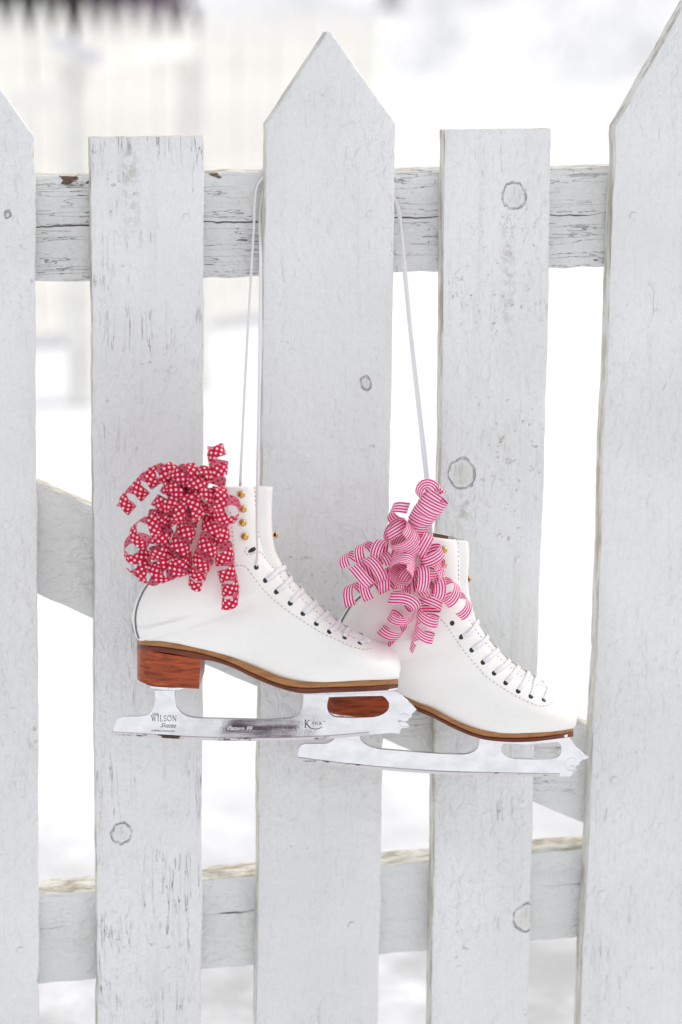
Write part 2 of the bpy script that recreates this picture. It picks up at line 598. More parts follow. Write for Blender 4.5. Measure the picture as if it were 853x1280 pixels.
rf = thing('rail_fence', 'low white post and rail fence with snow on top before the far pickets', 'fence', far_pt(100, 8.6), -YAW)
for px, d in ((100, 8.6), (246, 9.0)):
    q = Matrix.Rotation(YAW, 4, 'Z') @ (far_pt(px, d) - far_pt(100, 8.6))
    obj('post', *boxvf(q.x - .045, q.x + .045, q.y - .045, q.y + .045, 0, 1.21), m_farpaint, rf, smooth=False)


def far_bar(p0, p1, d0, d1, hgt, name, mat):
    A, B = [Matrix.Rotation(YAW, 4, 'Z') @ (CAM + ray(*p) * d - far_pt(100, 8.6)) for p, d in ((p0, d0), (p1, d1))]
    V = []
    for q in (A, B):
        V += [q + Vector((0, yy, zz)) for yy, zz in ((-.03, -hgt), (.03, -hgt), (.03, 0), (-.03, 0))]
    obj(name, V, [(0, 1, 2, 3), (7, 6, 5, 4), (0, 4, 5, 1), (1, 5, 6, 2), (2, 6, 7, 3), (3, 7, 4, 0)], mat, rf, smooth=False)


far_bar((116, 68), (240, 44), 8.6, 9.0, 0.075, 'rail', m_farpaint)
far_bar((-80, 140), (88, 102), 8.3, 8.6, 0.075, 'rail', m_farpaint)
far_bar((60, 38), (128, 66), 8.45, 8.52, 0.05, 'snow_cap', m_snow)


def shrub(name, px, d, hgt, wid, mat, label, cat, seed, group=None):
    r = random.Random(seed)
    loc = far_pt(px, d)
    t = thing(name, label, cat, loc, 0, group)
    st = []
    for k in range(7):
        q = Vector((r.uniform(-.08, .08), r.uniform(-.08, .08), 0))
        tip = Vector((r.uniform(-wid, wid) * .7, r.uniform(-wid, wid) * .6, hgt * r.uniform(.6, .9)))
        st.append(tube([q, q.lerp(tip, .5) + Vector((0, 0, .1)), tip], [.03, .02, .008], 6))
    obj('stem', *merge(st), m_bark, t)
    V, F = [], []
    for k in range(2600):
        z = r.random() ** 0.8
        rr = wid * math.sqrt(max(0.05, 1 - (2 * z - 0.9) ** 2)) * math.sqrt(r.random())
        th = r.uniform(0, 6.283)
        c = Vector((rr * math.cos(th), rr * math.sin(th) * .8, 0.05 + z * hgt))
        if noise.noise(c * 3.1 + Vector((seed, 0, 0))) < -0.22:
            continue
        d1 = Vector((r.gauss(0, 1), r.gauss(0, 1), r.gauss(.3, 1))).normalized() * r.uniform(.04, .09)
        d2 = d1.orthogonal().normalized() * r.uniform(.015, .035)
        i0 = len(V)
        V += [c - d1, c + d2, c + d1, c - d2]
        F.append((i0, i0 + 1, i0 + 2, i0 + 3))
    obj('foliage', V, F, mat, t, smooth=False)
    return t


G_S = 'dark shrubs beyond the far fence'
shrub('evergreen_shrub', 28, 13.2, 2.3, .55, m_ever, 'dark evergreen shrub at the left edge behind the blurred far fence', 'shrub', 1)
shrub('bare_shrub', 110, 13.4, 2.2, .50, m_twig, 'purplish twiggy shrub, the nearer one behind the blurred far fence', 'shrub', 2)
shrub('evergreen_shrub', 72, 14.4, 2.1, .45, m_ever, 'dark green shrub between two purplish shrubs behind the far fence', 'shrub', 3)
shrub('bare_shrub', 165, 14.2, 2.0, .50, m_twig, 'purplish twiggy shrub farther right behind the blurred far fence', 'shrub', 4)

tree = thing('bare_tree', 'bare tree standing far off on the snow, distance haze put into its pale grey colour', 'tree', far_pt(489, 48) + Vector((0, 0, snow_h(far_pt(489, 48).x, far_pt(489, 48).y) - .05)))
V, F = tube([Vector((0, 0, -.2)), Vector((.05, 0, 1.5)), Vector((0, .05, 3.2)), Vector((.1, 0, 6.5))], [.26, .2, .17, .06], 10)
obj('trunk', V, F, m_pale, tree)
lim = []
r = random.Random(5)
for k in range(26):
    z = r.uniform(2.6, 6.3)
    th = r.uniform(0, 6.28)
    L = r.uniform(.8, 2.2)
    p0 = Vector((0.04, 0, z))
    dv = Vector((math.cos(th), math.sin(th), r.uniform(.4, 1.1))).normalized()
    p1 = p0 + dv * L * .5
    p2 = p1 + (dv + Vector((r.uniform(-.3, .3), r.uniform(-.3, .3), .3))).normalized() * L * .6
    lim.append(tube([p0, p1, p2], [.05, .03, .008], 5))
    for q in range(3):
        e = p1 + Vector((r.uniform(-.6, .6), r.uniform(-.6, .6), r.uniform(.2, .8)))
        lim.append(tube([p0.lerp(p1, .6), e], [.02, .006], 4))
obj('limb', *merge(lim), m_pale, tree)

# bag added out of frame only to mirror a dark patch in the front blade
bag = thing('reflection_bag', 'small dark plum bag added out of frame for its dark reflection in the front blade', 'bag', (-0.655, -2.21, -.01), R(14))
m_bag = plain('plum_canvas', (0.045, 0.006, 0.028), 0.7, 0.3, var=0.3, bump=0.3, bscale=400.0)


def soft_box(w, d, h, z, n=10):
    V, F = [], []
    prof = [(0.90, 0.0), (0.99, .06), (1.0, .3), (1.0, .7), (.97, .92), (.86, 1.0)]
    for k, f in prof:
        for i in range(4 * n):
            a_ = 2 * math.pi * i / (4 * n)
            cx, cy = math.cos(a_), math.sin(a_)
            e = (abs(cx) ** 6 + abs(cy) ** 6) ** (-1 / 6)
            V.append(Vector((cx * e * w / 2 * k, cy * e * d / 2 * k, z + h * f)))
    m_ = 4 * n
    for j in range(len(prof) - 1):
        for i in range(m_):
            F.append((j * m_ + i, j * m_ + (i + 1) % m_, (j + 1) * m_ + (i + 1) % m_, (j + 1) * m_ + i))
    F += [tuple(range(m_ - 1, -1, -1)), tuple((len(prof) - 1) * m_ + i for i in range(m_))]
    return V, F


obj('body', *soft_box(.12, .10, .10, 0), m_bag, bag)
obj('flap', *soft_box(.128, .108, .035, .072), m_bag, bag)
obj('strap', *tube([Vector(catp) for catp in catmull([(-.05, 0, .095), (-.04, 0, .125), (0, .01, .135), (.04, 0, .125), (.05, 0, .095)], 24)], .006, 8, .35, Vector((0, 1, 0))), m_bag, bag)

r = random.Random(12)
m_frost = plain('frosted_twigs', (0.70, 0.71, 0.72), 0.9, 0.1, var=0.2, scale=1.0)
V, F = [], []
for k in range(170):
    d = r.uniform(38, 120)
    p = far_pt(r.uniform(330, 1250), d)
    hh, ww = r.uniform(.6, 1.6), r.uniform(.5, 1.4)
    gz = snow_h(p.x, p.y)
    for q in range(70):
        c = Vector((p.x + r.gauss(0, ww * .45), p.y + r.gauss(0, ww * .45), gz + hh * r.random() ** 1.2))
        d1 = Vector((r.gauss(0, .5), r.gauss(0, .5), 1)).normalized() * r.uniform(.12, .3)
        d2 = d1.orthogonal().normalized() * r.uniform(.015, .04)
        i0 = len(V)
        V += [c - d1, c + d2, c + d1, c - d2]
        F.append((i0, i0 + 1, i0 + 2, i0 + 3))
fs = obj('frosted_scrub', V, F, m_frost, None, smooth=False)
fs['kind'] = 'stuff'
fs['label'] = 'pale frosted scrub over the far snowy hillside'
fs['category'] = 'scrub'

# ------------------------------------------------------------------ the white gate
GP = 0.0                    # front of the pickets
PT = 0.022                  # picket thickness
RY = 0.0255                 # front of the rails (3 mm gap that the lace slips through)
gate = thing('picket_gate', 'weathered white picket gate with alternating pointed and flat boards', 'gate', (0, 0, 0))


def board(name, left, right, mat, seed, tip=None, slant=0.0):
    """left/right: lists of (z, x) from bottom to top; rounded-corner section lofted up the board"""
    zs = []
    z0, z1 = left[0][0], left[-1][0]
    n = 150
    zs = [z0 + (z1 - z0) * i / n for i in range(n + 1)]

    def interp(pts, z):
        for (a0, b0), (a1, b1) in zip(pts, pts[1:]):
            if z <= a1:
                return b0 + (b1 - b0) * (z - a0) / (a1 - a0)
        return pts[-1][1]
    rows = [(z, interp(left, z), interp(right, z)) for z in zs]
    if tip:
        zt, xt = tip
        zl, xl, xr = rows[-1]
        for k in range(1, 17):
            f = k / 16.0
            rows.append((zl + (zt - zl) * f, xl + (xt - 0.0015 - xl) * f, xr + (xt + 0.0015 - xr) * f))
    V, F = [], []
    c = 0.0022
    NF = 9

    def wob(z, s):
        v = noise.noise((seed * 5.1 + s * 9.7, z * 11.0, 0.0)) * 0.0011 + noise.noise((seed * 3.3 + s * 4.1, z * 55.0, 2.0)) * 0.0007
        ch = noise.noise((seed * 2.7 + s * 6.3, z * 24.0, 7.0))
        return v, max(0.0, ch - 0.52) * 0.010
    m = 0
    for z, xl, xr in rows:
        a, ca = wob(z, 0)
        b, cb = wob(z, 1)
        xl2, xr2 = xl + a + ca, xr + b - cb
        wv = xr2 - xl2
        cc = min(c, wv * 0.3)
        ring = [(xl2, GP + cc), (xl2 + cc * .3, GP + cc * .3)]
        for k in range(NF):
            f = k / (NF - 1)
            xx = xl2 + cc + (wv - 2 * cc) * f
            ring.append((xx, GP + 0.0005 * noise.noise((xx * 30 + seed * 3, z * 6, seed))))
        ring += [(xr2 - cc * .3, GP + cc * .3), (xr2, GP + cc), (xr2, GP + PT - cc), (xr2 - cc * .5, GP + PT), (xl2 + cc * .5, GP + PT), (xl2, GP + PT - cc)]
        m = len(ring)
        for x, y in ring:
            zz = z
            if not tip:      # the saw cut at the head slopes a little
                zz = z + slant * (x - (xl + xr) / 2) * max(0, (z - z0) / (z1 - z0))
            V.append(Vector((x, y, zz)))
    for i in range(len(rows) - 1):
        for k in range(m):
            k2 = (k + 1) % m
            F.append((i * m + k, i * m + k2, (i + 1) * m + k2, (i + 1) * m + k))
    F.append(tuple(range(m - 1, -1, -1)))
    F.append(tuple((len(rows) - 1) * m + k for k in range(m)))
    return obj(name, V, F, mat, gate, sharp=38)


def pz(pts, y=GP):
    """pixel edge points from top to bottom -> (z, x) from bottom to top"""
    out = []
    for px, py in pts:
        p = at(px, py, y)
        out.append((p.z, p.x))
    return sorted(out)


ZB = 0.06


def edge_down(e):
    (za, xa), (zb, xb) = e[0], e[1]
    x = xa + (xb - xa) * (ZB - za) / (zb - za)
    return [(ZB, x)] + e


def even(l, r):
    """same top height on both edges; returns slant"""
    zt = (l[-1][0] + r[-1][0]) / 2
    s = (r[-1][0] - l[-1][0]) / (r[-1][1] - l[-1][1])
    l[-1] = (zt, l[-1][1])
    r[-1] = (zt, r[-1][1])
    return s


def knot(px, py, rp):
    p = at(px, py, GP)
    return (p.x, p.z, rp * 0.00071)


nails = []
specs = [
    ('left', [(-118, 172), (-113, 600), (-104, 1280)], [(44, 172), (46, 600), (50, 1280)], (-38, 58),
     dict(cracks=0.1, knots=[knot(10, 268, 4)]), [(8, 656), (26, 1188)]),
    ('b', [(112.5, 172), (117, 600), (122, 1280)], [(255, 170.5), (255, 560), (252, 1280)], None,
     dict(cracks=1.05, knots=[knot(152, 1042, 12)], stains=[(at(162, 180, 0).x, at(162, 180, 0).z, .012, .10)]), [(233, 272), (148, 1178)]),
    ('c', [(333, 154), (329, 420), (325, 900), (320.5, 1280)], [(495, 156), (490, 500), (479, 960), (473, 1280)], (412, 40),
     dict(cracks=0.1, knots=[knot(458, 478, 7)], dirt=.8), [(463, 268), (440, 1157)]),
    ('d', [(556, 163), (551, 560), (543, 1000), (538, 1280)], [(690, 161), (684, 480), (668, 960), (660, 1280)], None,
     dict(cracks=0.25, knots=[knot(643, 245, 15), knot(577, 592, 17), knot(658, 1146, 16)],
          stains=[(at(637, 262, 0).x, at(637, 262, 0).z, .010, .16), (at(578, 612, 0).x, at(578, 612, 0).z, .012, .05)], dirt=1.2), [(648, 700)]),
    ('e', [(770, 152), (758, 480), (740, 960), (724.5, 1280)], [(945, 162), (930, 480), (905, 960), (886, 1280)], (862, 0),
     dict(cracks=0.1, knots=[], dirt=.9), [(792, 270), (768, 975), (752, 1118)]),
]
for k, (nm, l, r_, tip, kw, nl) in enumerate(specs):
    L, Rr = pz(l), pz(r_)
    s = even(L, Rr)
    L, Rr = edge_down(L), edge_down(Rr)
    t = None
    if tip:
        p = at(*tip, GP)
        t = (p.z, p.x)
    b_ = board('picket', L, Rr, paint('white_paint', k + 1, **kw), k + 1, t, s)
    for px, py in nl:
        p = at(px, py, GP)
        V, F = [], []
        for i, (rr, hh) in enumerate(((.0036, 0.0012), (.0036, -.0002), (.0030, -.0008), (.0015, -.0010))):
            for q in range(14):
                V.append(Vector((p.x + rr * math.cos(q * math.pi / 7), p.y + hh, p.z + rr * math.sin(q * math.pi / 7))))
        for i in range(3):
            for q in range(14):
                q2 = (q + 1) % 14
                F.append((i * 14 + q, i * 14 + q2, (i + 1) * 14 + q2, (i + 1) * 14 + q))
        F.append(tuple(42 + q for q in range(14)))
        obj('nail', V, F, b_.data.materials[0], b_)


def rail(name, tops, bots, x_ext, thick, mat, seed, y0=RY):
    """tops/bots: traced pixel points of the front face's upper and lower edge"""
    T = sorted((at(px, py, y0).x, at(px, py, y0).z) for px, py in tops)
    B = sorted((at(px, py, y0).x, at(px, py, y0).z) for px, py in bots)

    def ln(P):
        n = len(P)
        mx, mz = sum(p[0] for p in P) / n, sum(p[1] for p in P) / n
        s = sum((p[0] - mx) * (p[1] - mz) for p in P) / sum((p[0] - mx) ** 2 for p in P)
        return mz - s * mx, s
    (ta, ts), (ba, bs) = ln(T), ln(B)
    V, F = [], []
    n = 150
    c = 0.0025
    m = 0
    for i in range(n + 1):
        x = x_ext[0] + (x_ext[1] - x_ext[0]) * i / n
        w1 = noise.noise((x * 16, seed, 0)) * .0013 + noise.noise((x * 70, seed, 3)) * .0008
        w2 = noise.noise((x * 16, seed, 5)) * .0016 + noise.noise((x * 60, seed, 8)) * .0011
        zt, zb = ta + ts * x + w1, ba + bs * x + w2
        ring = [(y0, zb + c), (y0 + c * .3, zb + c * .3), (y0 + c, zb), (y0 + thick - c, zb), (y0 + thick, zb + c), (y0 + thick, zt - c), (y0 + thick - c, zt)]
        for k in range(3):
            yy = y0 + thick - c - (thick - 2 * c) * (k + 1) / 4
            ring.append((yy, zt + noise.noise((x * 28, yy * 60, seed)) * .001))
        ring += [(y0 + c, zt), (y0 + c * .3, zt - c * .3), (y0, zt - c)]
        for k in range(1, 6):
            ring.append((y0 + noise.noise((x * 12, k * .7, seed * 2)) * .0008, zt - c - (zt - zb - 2 * c) * k / 6))
        m = len(ring)
        V += [Vector((x, y, z)) for y, z in ring]
    for i in range(n):
        for k in range(m):
            k2 = (k + 1) % m
            F.append((i * m + k, (i + 1) * m + k, (i + 1) * m + k2, i * m + k2))
    F.append(tuple(range(m)))
    F.append(tuple(n * m + k for k in range(m - 1, -1, -1)))
    o = obj(name, V, F, mat, gate, sharp=38)
    return o, (ta, ts), (ba, bs)


XE = (at(-110, 640, 0).x, at(930, 640, 0).x)
up_t = [(50, 220), (180, 217), (300, 214), (520, 211), (740, 209)]
up_b = [(50, 352), (300, 346), (520, 341), (745, 333)]


def line_px(tops):
    P = [at(px, py, RY) for px, py in tops]
    s = (P[-1].z - P[0].z) / (P[-1].x - P[0].x)
    return P[0].z - s * P[0].x, s


ta, ts = line_px(up_t)
sa, ss = line_px([(60, 283), (740, 268)])
UR, UT, UB = rail('rail', up_t, up_b, XE, .038, paint('weathered_rail_paint', 11, 'x', cracks=1.9, split=(sa, ss, .36), raw_top=(ta, ts), dirt=1.3), 21)
lo_t = [(52, 1116), (117, 1111), (253, 1101.6), (316, 1097.6), (478, 1082.5), (535, 1079.5), (665, 1063.6), (720, 1061)]
lo_b = [(53, 1230), (117, 1224), (253, 1213.5), (316, 1207.5), (478, 1195), (535, 1190), (665, 1176.7), (720, 1171.7)]
sa, ss = line_px([(60, 1161), (720, 1104)])
LR, LT, LB = rail('rail', lo_t, lo_b, XE, .040, paint('rail_paint', 12, 'x', cracks=.5, split=(sa, ss, .40), dirt=1.0), 22)
br_t = [(47, 603), (112.5, 630.5), (725, 901)]
br_b = [(47.6, 744), (114, 770), (481, 926), (517, 940), (667, 1004), (723.5, 1025)]
rail('brace', br_t, br_b, (at(-95, 640, 0).x, at(765, 1000, 0).x), .022, paint('brace_paint', 13, 'x', cracks=.55, dirt=1.25), 23, RY + .001)

# ------------------------------------------------------------------ figure skates
def simil(p):
    """second skate: the first one's outline turned a little and moved right"""
    x, y = p[0] - 140, p[1] - 918
    c, s, k = math.cos(R(3.5)), math.sin(R(3.5)), 0.946
    return (373 + k * (c * x - s * y), 950 + k * (s * x + c * y))


# stations down the shaft, round the heel and along the sole:
# front/top edge pixel, back/sole pixel, half width, half width at the sole, half width of the lace opening (mm)
ST_L = [
    ((319, 603), (234, 604), 33, 0, 15), ((320, 626), (231, 630), 33, 0, 15), ((322, 652), (224, 657), 33, 0, 15),
    ((326, 680), (211, 684), 33, 0, 14), ((332, 696), (197, 706), 34, 0, 14), ((340, 707), (182, 730), 34, 0, 13.5),
    ((348, 716), (170, 751), 34, 0, 13), ((355, 724), (165.5, 771), 33, 0, 13), ((360, 729.5), (168, 788), 32, 4, 12.5),
    ((364, 733.5), (172.5, 799), 31.5, 11, 12.5), ((369, 738.5), (184, 801), 32, 22, 12), ((376, 745), (205, 803), 32.5, 28.5, 12),
    ((384, 752.5), (230, 807), 33, 30, 11.5), ((392, 759.5), (260, 813.5), 33, 29.5, 11), ((402, 768.5), (290, 823), 34, 29.5, 11),
    ((412, 776.5), (320, 835), 36, 31.5, 10), ((424, 785.5), (350, 847), 38, 35, 9.5), ((437, 793), (380, 852.5), 40, 38, 8.5),
    ((450, 798.5), (412, 852.5), 41, 39, 7), ((463, 803.3), (440, 851), 40, 37.5, 4), ((474, 807), (460, 850), 37, 34, 1),
    ((484, 810), (475, 849.7), 32, 28.5, .5), ((492.5, 815.5), (486, 849.2), 26, 22, .4), ((498.5, 823.5), (492.5, 848.8), 19, 15.5, .3),
    ((501, 833), (496.5, 848.6), 12, 9, .3), ((500, 841.5), (498.3, 848.5), 6, 4, .3)]
ST_R = [(simil(a), simil(b), W, hb, ha) for a, b, W, hb, ha in ST_L]
A_R = [(572, 673), (574.5, 690), (575, 712), (576, 733), (580, 752), (586, 768), (591, 778), (595.5, 784.5), (599, 789.5), (602.5, 794.5), (607, 801),
       (613, 809), (619.5, 816), (627, 823), (636, 832), (646, 839), (657, 845.5), (668, 852), (679, 858), (690, 863), (698, 866), (707, 869), (714, 874), (719, 881.5),
       (721.5, 891), (720.5, 902)]
B_R = {10: (413, 843.5), 9: (409, 840), 11: (432, 847), 12: (457, 853), 13: (487, 862), 14: (513, 875), 15: (541, 887), 16: (572, 903), 17: (602, 913.2),
       18: (634, 916.6), 19: (660, 916.2), 20: (680, 915.2), 21: (694, 914), 22: (704.5, 912.6), 23: (711, 911.5), 24: (715, 910.7), 25: (717, 910)}
ST_R = [(A_R[i], B_R.get(i, s[1]), *s[2:]) for i, s in enumerate(ST_R)]
ST_R[0] = ((572, 673), (487, 655), 33, 0, 15)
ST_R[1] = ((574.5, 690), (481, 679), 33, 0, 15)


def make_boot(fr, stations, parent, dip):
    rows = []
    for (a, b, W, hb, ha) in stations:
        W, hb, ha = W / 1000, hb / 1000, ha / 1000
        A = fr.at(a[0], a[1], -ha)
        B = fr.at(b[0], b[1], -hb)
        rows.append((A.x, A.z, B.x, B.z, W, hb, ha))
    rows = catmull(rows, 130)
    N = 22
    V, F = [], []
    ridge = []
    for ri, (ax, az, bx, bz, W, hb, ha) in enumerate(rows):
        hb = max(hb, 0.0)
        dp = dip * max(0, 1 - ri / 16.0)
        ha = max(ha, 0.0002)
        sm = 0.5 if hb < .002 else 0.36
        side = []
        for k in range(N + 1):
            th = math.pi * k / N
            s = 0.5 - 0.5 * math.cos(th)
            if s < sm:
                e = (sm - s) / sm
                h = hb + (W - hb) * math.sqrt(max(0, 1 - e ** 2.2))
            else:
                e = (s - sm) / (1 - sm)
                h = ha + (W - ha) * math.sqrt(max(0, 1 - e ** 2.1))
            side.append((bx + (ax - bx) * s, h, bz + (az - bz) * s))
        ring = [Vector((x, -h, z - dp * (W - h))) for x, h, z in side] + [Vector((x, h, z - dp * (W + h))) for x, h, z in reversed(side)]
        V += ring
        ridge.append((Vector((ax, 0, az - dp * W)), ha, Vector((ax - bx, 0, az - bz)).normalized(), dp))
    m = 2 * (N + 1)
    for i in range(len(rows) - 1):
        for k in range(m):
            k2 = (k + 1) % m
            F.append((i * m + k, (i + 1) * m + k, (i + 1) * m + k2, i * m + k2))
    F.append(tuple((len(rows) - 1) * m + k for k in range(m)))
    # collar: a rolled rim, the inside is the lining
    c0 = sum((V[k] for k in range(m)), Vector()) / m
    ax0 = (c0 - sum((V[m * 8 + k] for k in range(m)), Vector()) / m).normalized()
    base = len(V)
    for q, (ins, up) in enumerate(((.0012, .0012), (.0028, .0008))):
        for k in range(m):
            d = (c0 - V[k])
            V.append(V[k] + d.normalized() * ins + ax0 * up)
    for a_, b_ in ((0, base), (base, base + m)):
        for k in range(m):
            k2 = (k + 1) % m
            F.append((a_ + k, a_ + k2, b_ + k2, b_ + k))
    boot = obj('boot_upper', V, F, m_leather, parent)
    boot.data.set_sharp_from_angle(angle=R(50))
    LV, LF = [], []
    inner = [V[base + m + k] for k in range(m)]
    for q in range(4):
        for k in range(m):
            d = (c0 - inner[k]).normalized()
            LV.append(inner[k] + d * (.0002 + .0006 * q) - ax0 * (.013 * q))
    for q in range(3):
        for k in range(m):
            k2 = (k + 1) % m
            LF.append((q * m + k, q * m + k2, (q + 1) * m + k2, (q + 1) * m + k))
    LF.append(tuple(3 * m + k for k in range(m)))
    obj('lining', LV, LF, m_lining, boot)
    bvh = BVHTree.FromPolygons([tuple(v) for v in V], F)
    return boot, bvh, ridge


def make_tongue(fr, ridge, parent, lift):
    """padded tongue bulging out of the lace opening"""
    V, F = [], []
    NR = 11
    n_end = 100
    idx = list(range(0, n_end, 2))
    for j, i in enumerate(idx):
        p, ha, out, dp = ridge[i]
        t = i / n_end
        b_ = lift(t)
        for k in range(NR):
            q = -1 + 2 * k / (NR - 1)
            y = q * (ha - .0006)
            bul = b_ * math.sqrt(max(0, 1 - abs(q) ** 2.6))
            V.append(p + out * (bul - .0015) + Vector((0, y, -dp * y)))
    # closed underside
    n = len(idx)
    for i in range(n - 1):
        for k in range(NR - 1):
            F.append((i * NR + k, i * NR + k + 1, (i + 1) * NR + k + 1, (i + 1) * NR + k))
    # top rim folds inwards
    off = len(V)
    p, ha, out, dp = ridge[0]
    for k in range(NR):
        V.append(V[k] - out * .005 + Vector((0, 0, .001)))
    for k in range(NR):
        V.append(V[k] - out * .006 - Vector((0, 0, .02)))
    for k in range(NR - 1):
        F.append((k + 1, k, off + k, off + k + 1))
        F.append((off + k + 1, off + k, off + NR + k, off + NR + k + 1))
    return obj('tongue', V, F, m_tongue, parent)


def slab(name, fr, top, bot, hws, mat, parent, n=90):
    """sole layer: near upper edge, near lower edge (pixels) and half widths along it"""
    rows = []
    for t, b, hw in zip(top, bot, hws):
        T, B = fr.at(t[0], t[1], -hw), fr.at(b[0], b[1], -hw)
        rows.append((T.x, T.z, B.x, B.z, hw))
    rows = catmull(rows, n)
    V, F = [], []
    for tx, tz, bx, bz, hw in rows:
        hw = max(hw, .0015)
        c = min(.0007, hw * .4)
        for y, x, z in ((-hw + c, tx, tz), (-hw, tx, tz - c), (-hw, bx, bz + c), (-hw + c, bx, bz), (hw - c, bx, bz), (hw, bx, bz + c), (hw, tx, tz - c), (hw - c, tx, tz)):
            V.append(Vector((x, y, z)))
    m = 8
    for i in range(n - 1):
        for k in range(m):
            k2 = (k + 1) % m
            F.append((i * m + k, i * m + k2, (i + 1) * m + k2, (i + 1) * m + k))
    F.append(tuple(range(m - 1, -1, -1)))
    F.append(tuple((n - 1) * m + k for k in range(m)))
    return obj(name, V, F, mat, parent, sharp=35)


def at_x(poly, x):
    for (x0, y0), (x1, y1) in zip(poly, poly[1:]):
        if x <= x1:
            return y0 + (y1 - y0) * (x - x0) / (x1 - x0)
    return poly[-1][1]


def stitches(fr, bvh, lines, parent):
    for ln in lines:
        parts = []
        pts = []
        P = catmull(ln, 30 * (len(ln) - 1) + 1)
        for px, py in P:
            loc, nor = fr.cast(bvh, px, py)
            if loc is not None:
                pts.append((loc, nor))
        acc, pos = 0.0, []
        dash, gap = .0021, .0012
        state, run = 0, []
        last = None
        for loc, nor in pts:
            if last is not None:
                if (loc - last).length > .01:
                    run, acc, state = [], 0, 0
                acc += (loc - last).length
            if state == 0:
                run.append(loc + nor * .00025)
                if acc > dash:
                    if len(run) > 1:
                        parts.append(tube([run[0], run[-1]], .00033, 5))
                    run, acc, state = [], 0, 1
            elif acc > gap:
                acc, state = 0, 0
            last = loc
        if parts:
            obj('stitching', *merge(parts), m_thread, parent)


def dome(loc, nor, rad, hgt, seg=14, rings=5):
    V, F = [], []
    t = nor.orthogonal().normalized()
    b = nor.cross(t)
    for i in range(rings):
        a = math.pi / 2 * i / rings
        for k in range(seg):
            q = 2 * math.pi * k / seg
            V.append(loc + (t * math.cos(q) + b * math.sin(q)) * (rad * math.cos(a)) + nor * (hgt * math.sin(a)))
    V.append(loc + nor * hgt)
    for i in range(rings - 1):
        for k in range(seg):
            k2 = (k + 1) % seg
            F.append((i * seg + k, i * seg + k2, (i + 1) * seg + k2, (i + 1) * seg + k))
    for k in range(seg):
        F.append(((rings - 1) * seg + k, (rings - 1) * seg + (k + 1) % seg, len(V) - 1))
    return V, F


def mir(v):
    return Vector((v.x, -v.y, v.z))


# --- strokes for the engraved lettering (unit height letters): lists of (polyline, weight)
def arc(cx, cy, rx, ry, a0, a1, n=10):
    return [(cx + rx * math.cos(R(a0 + (a1 - a0) * i / n)), cy + ry * math.sin(R(a0 + (a1 - a0) * i / n))) for i in range(n + 1)]


GL = {   # width, strokes
    'W': (1.15, [([(.12, 1), (.38, 0)], 1), ([(.38, 0), (.58, .95)], .45), ([(.56, 1), (.80, 0)], 1), ([(.80, 0), (1.05, 1)], .45), ([(0, 1), (.26, 1)], .35), ([(.92, 1), (1.15, 1)], .35)]),
    'I': (.40, [([(.2, 0), (.2, 1)], 1), ([(.04, 0), (.36, 0)], .35), ([(.04, 1), (.36, 1)], .35)]),
    'L': (.68, [([(.2, 0), (.2, 1)], 1), ([(.04, 1), (.36, 1)], .35), ([(.04, 0), (.62, 0), (.64, .25)], .45)]),
    'S': (.62, [(arc(.31, .75, .23, .24, 20, 270) + arc(.31, .26, .25, .25, 90, -160), .7)]),
    'O': (.92, [(arc(.46, .5, .38, .49, 0, 360, 20), .75)]),
    'N': (.98, [([(.16, 0), (.16, 1)], .45), ([(.14, 1), (.78, 0)], 1), ([(.78, 0), (.78, 1)], .45), ([(0, 1), (.2, 1)], .35), ([(.04, 0), (.28, 0)], .35), ([(.66, 1), (.92, 1)], .35)]),
    'J': (.42, [([(.24, 1), (.24, .1), (.1, -.1)], .9), ([(.08, 1), (.4, 1)], .35)]),
    'H': (.9, [([(.18, 0), (.18, 1)], .9), ([(.7, 0), (.7, 1)], .9), ([(.18, .52), (.7, .52)], .4), ([(.04, 0), (.32, 0)], .35), ([(.04, 1), (.32, 1)], .35), ([(.56, 0), (.84, 0)], .35), ([(.56, 1), (.84, 1)], .35)]),
    'K': (.9, [([(.18, 0), (.18, 1)], 1.1), ([(.2, .42), (.72, 1)], .5), ([(.34, .56), (.82, 0)], 1.1), ([(.02, 0), (.34, 0)], .35), ([(.02, 1), (.34, 1)], .35), ([(.58, 1), (.86, 1)], .35), ([(.68, 0), (.95, 0)], .35)]),
    'P': (.68, [([(.18, 0), (.18, 1)], .9), ([(.18, 1)] + arc(.34, .75, .24, .25, 90, -90) + [(.18, .5)], .7)]),
    'C': (.76, [(arc(.42, .5, .34, .47, 50, 310, 14), .75)]),
    '-': (.4, [([(.06, .45), (.34, .45)], .6)]),
}


def lettering(text, x0, z0, hgt, gap=.1, weight=.13):
    """stroke letters as flat ribbons in the xz plane; returns verts, faces and the width"""
    V, F = [], []
    x = x0
    for ch in text:
        if ch == ' ':
            x += hgt * .4
            continue
        wd, strokes = GL[ch]
        for line, wt in strokes:
            hw = weight * wt * hgt / 2
            P = [Vector((x + a * hgt, 0, z0 + b * hgt)) for a, b in line]
            for i in range(len(P)):
                d = (P[min(i + 1, len(P) - 1)] - P[max(i - 1, 0)]).normalized()
                nn = Vector((-d.z, 0, d.x)) * hw
                V += [P[i] + nn, P[i] - nn]
                if i:
                    k = len(V) - 4
                    F.append((k, k + 1, k + 3, k + 2))
        x += (wd + gap) * hgt
    return V, F


def script_text(body, size, shear):
    cu = bpy.data.curves.new('txt', 'FONT')
    cu.body = body
    cu.size = size
    cu.shear = shear
    cu.space_character = 0.95
    cu.resolution_u = 3
    return cu


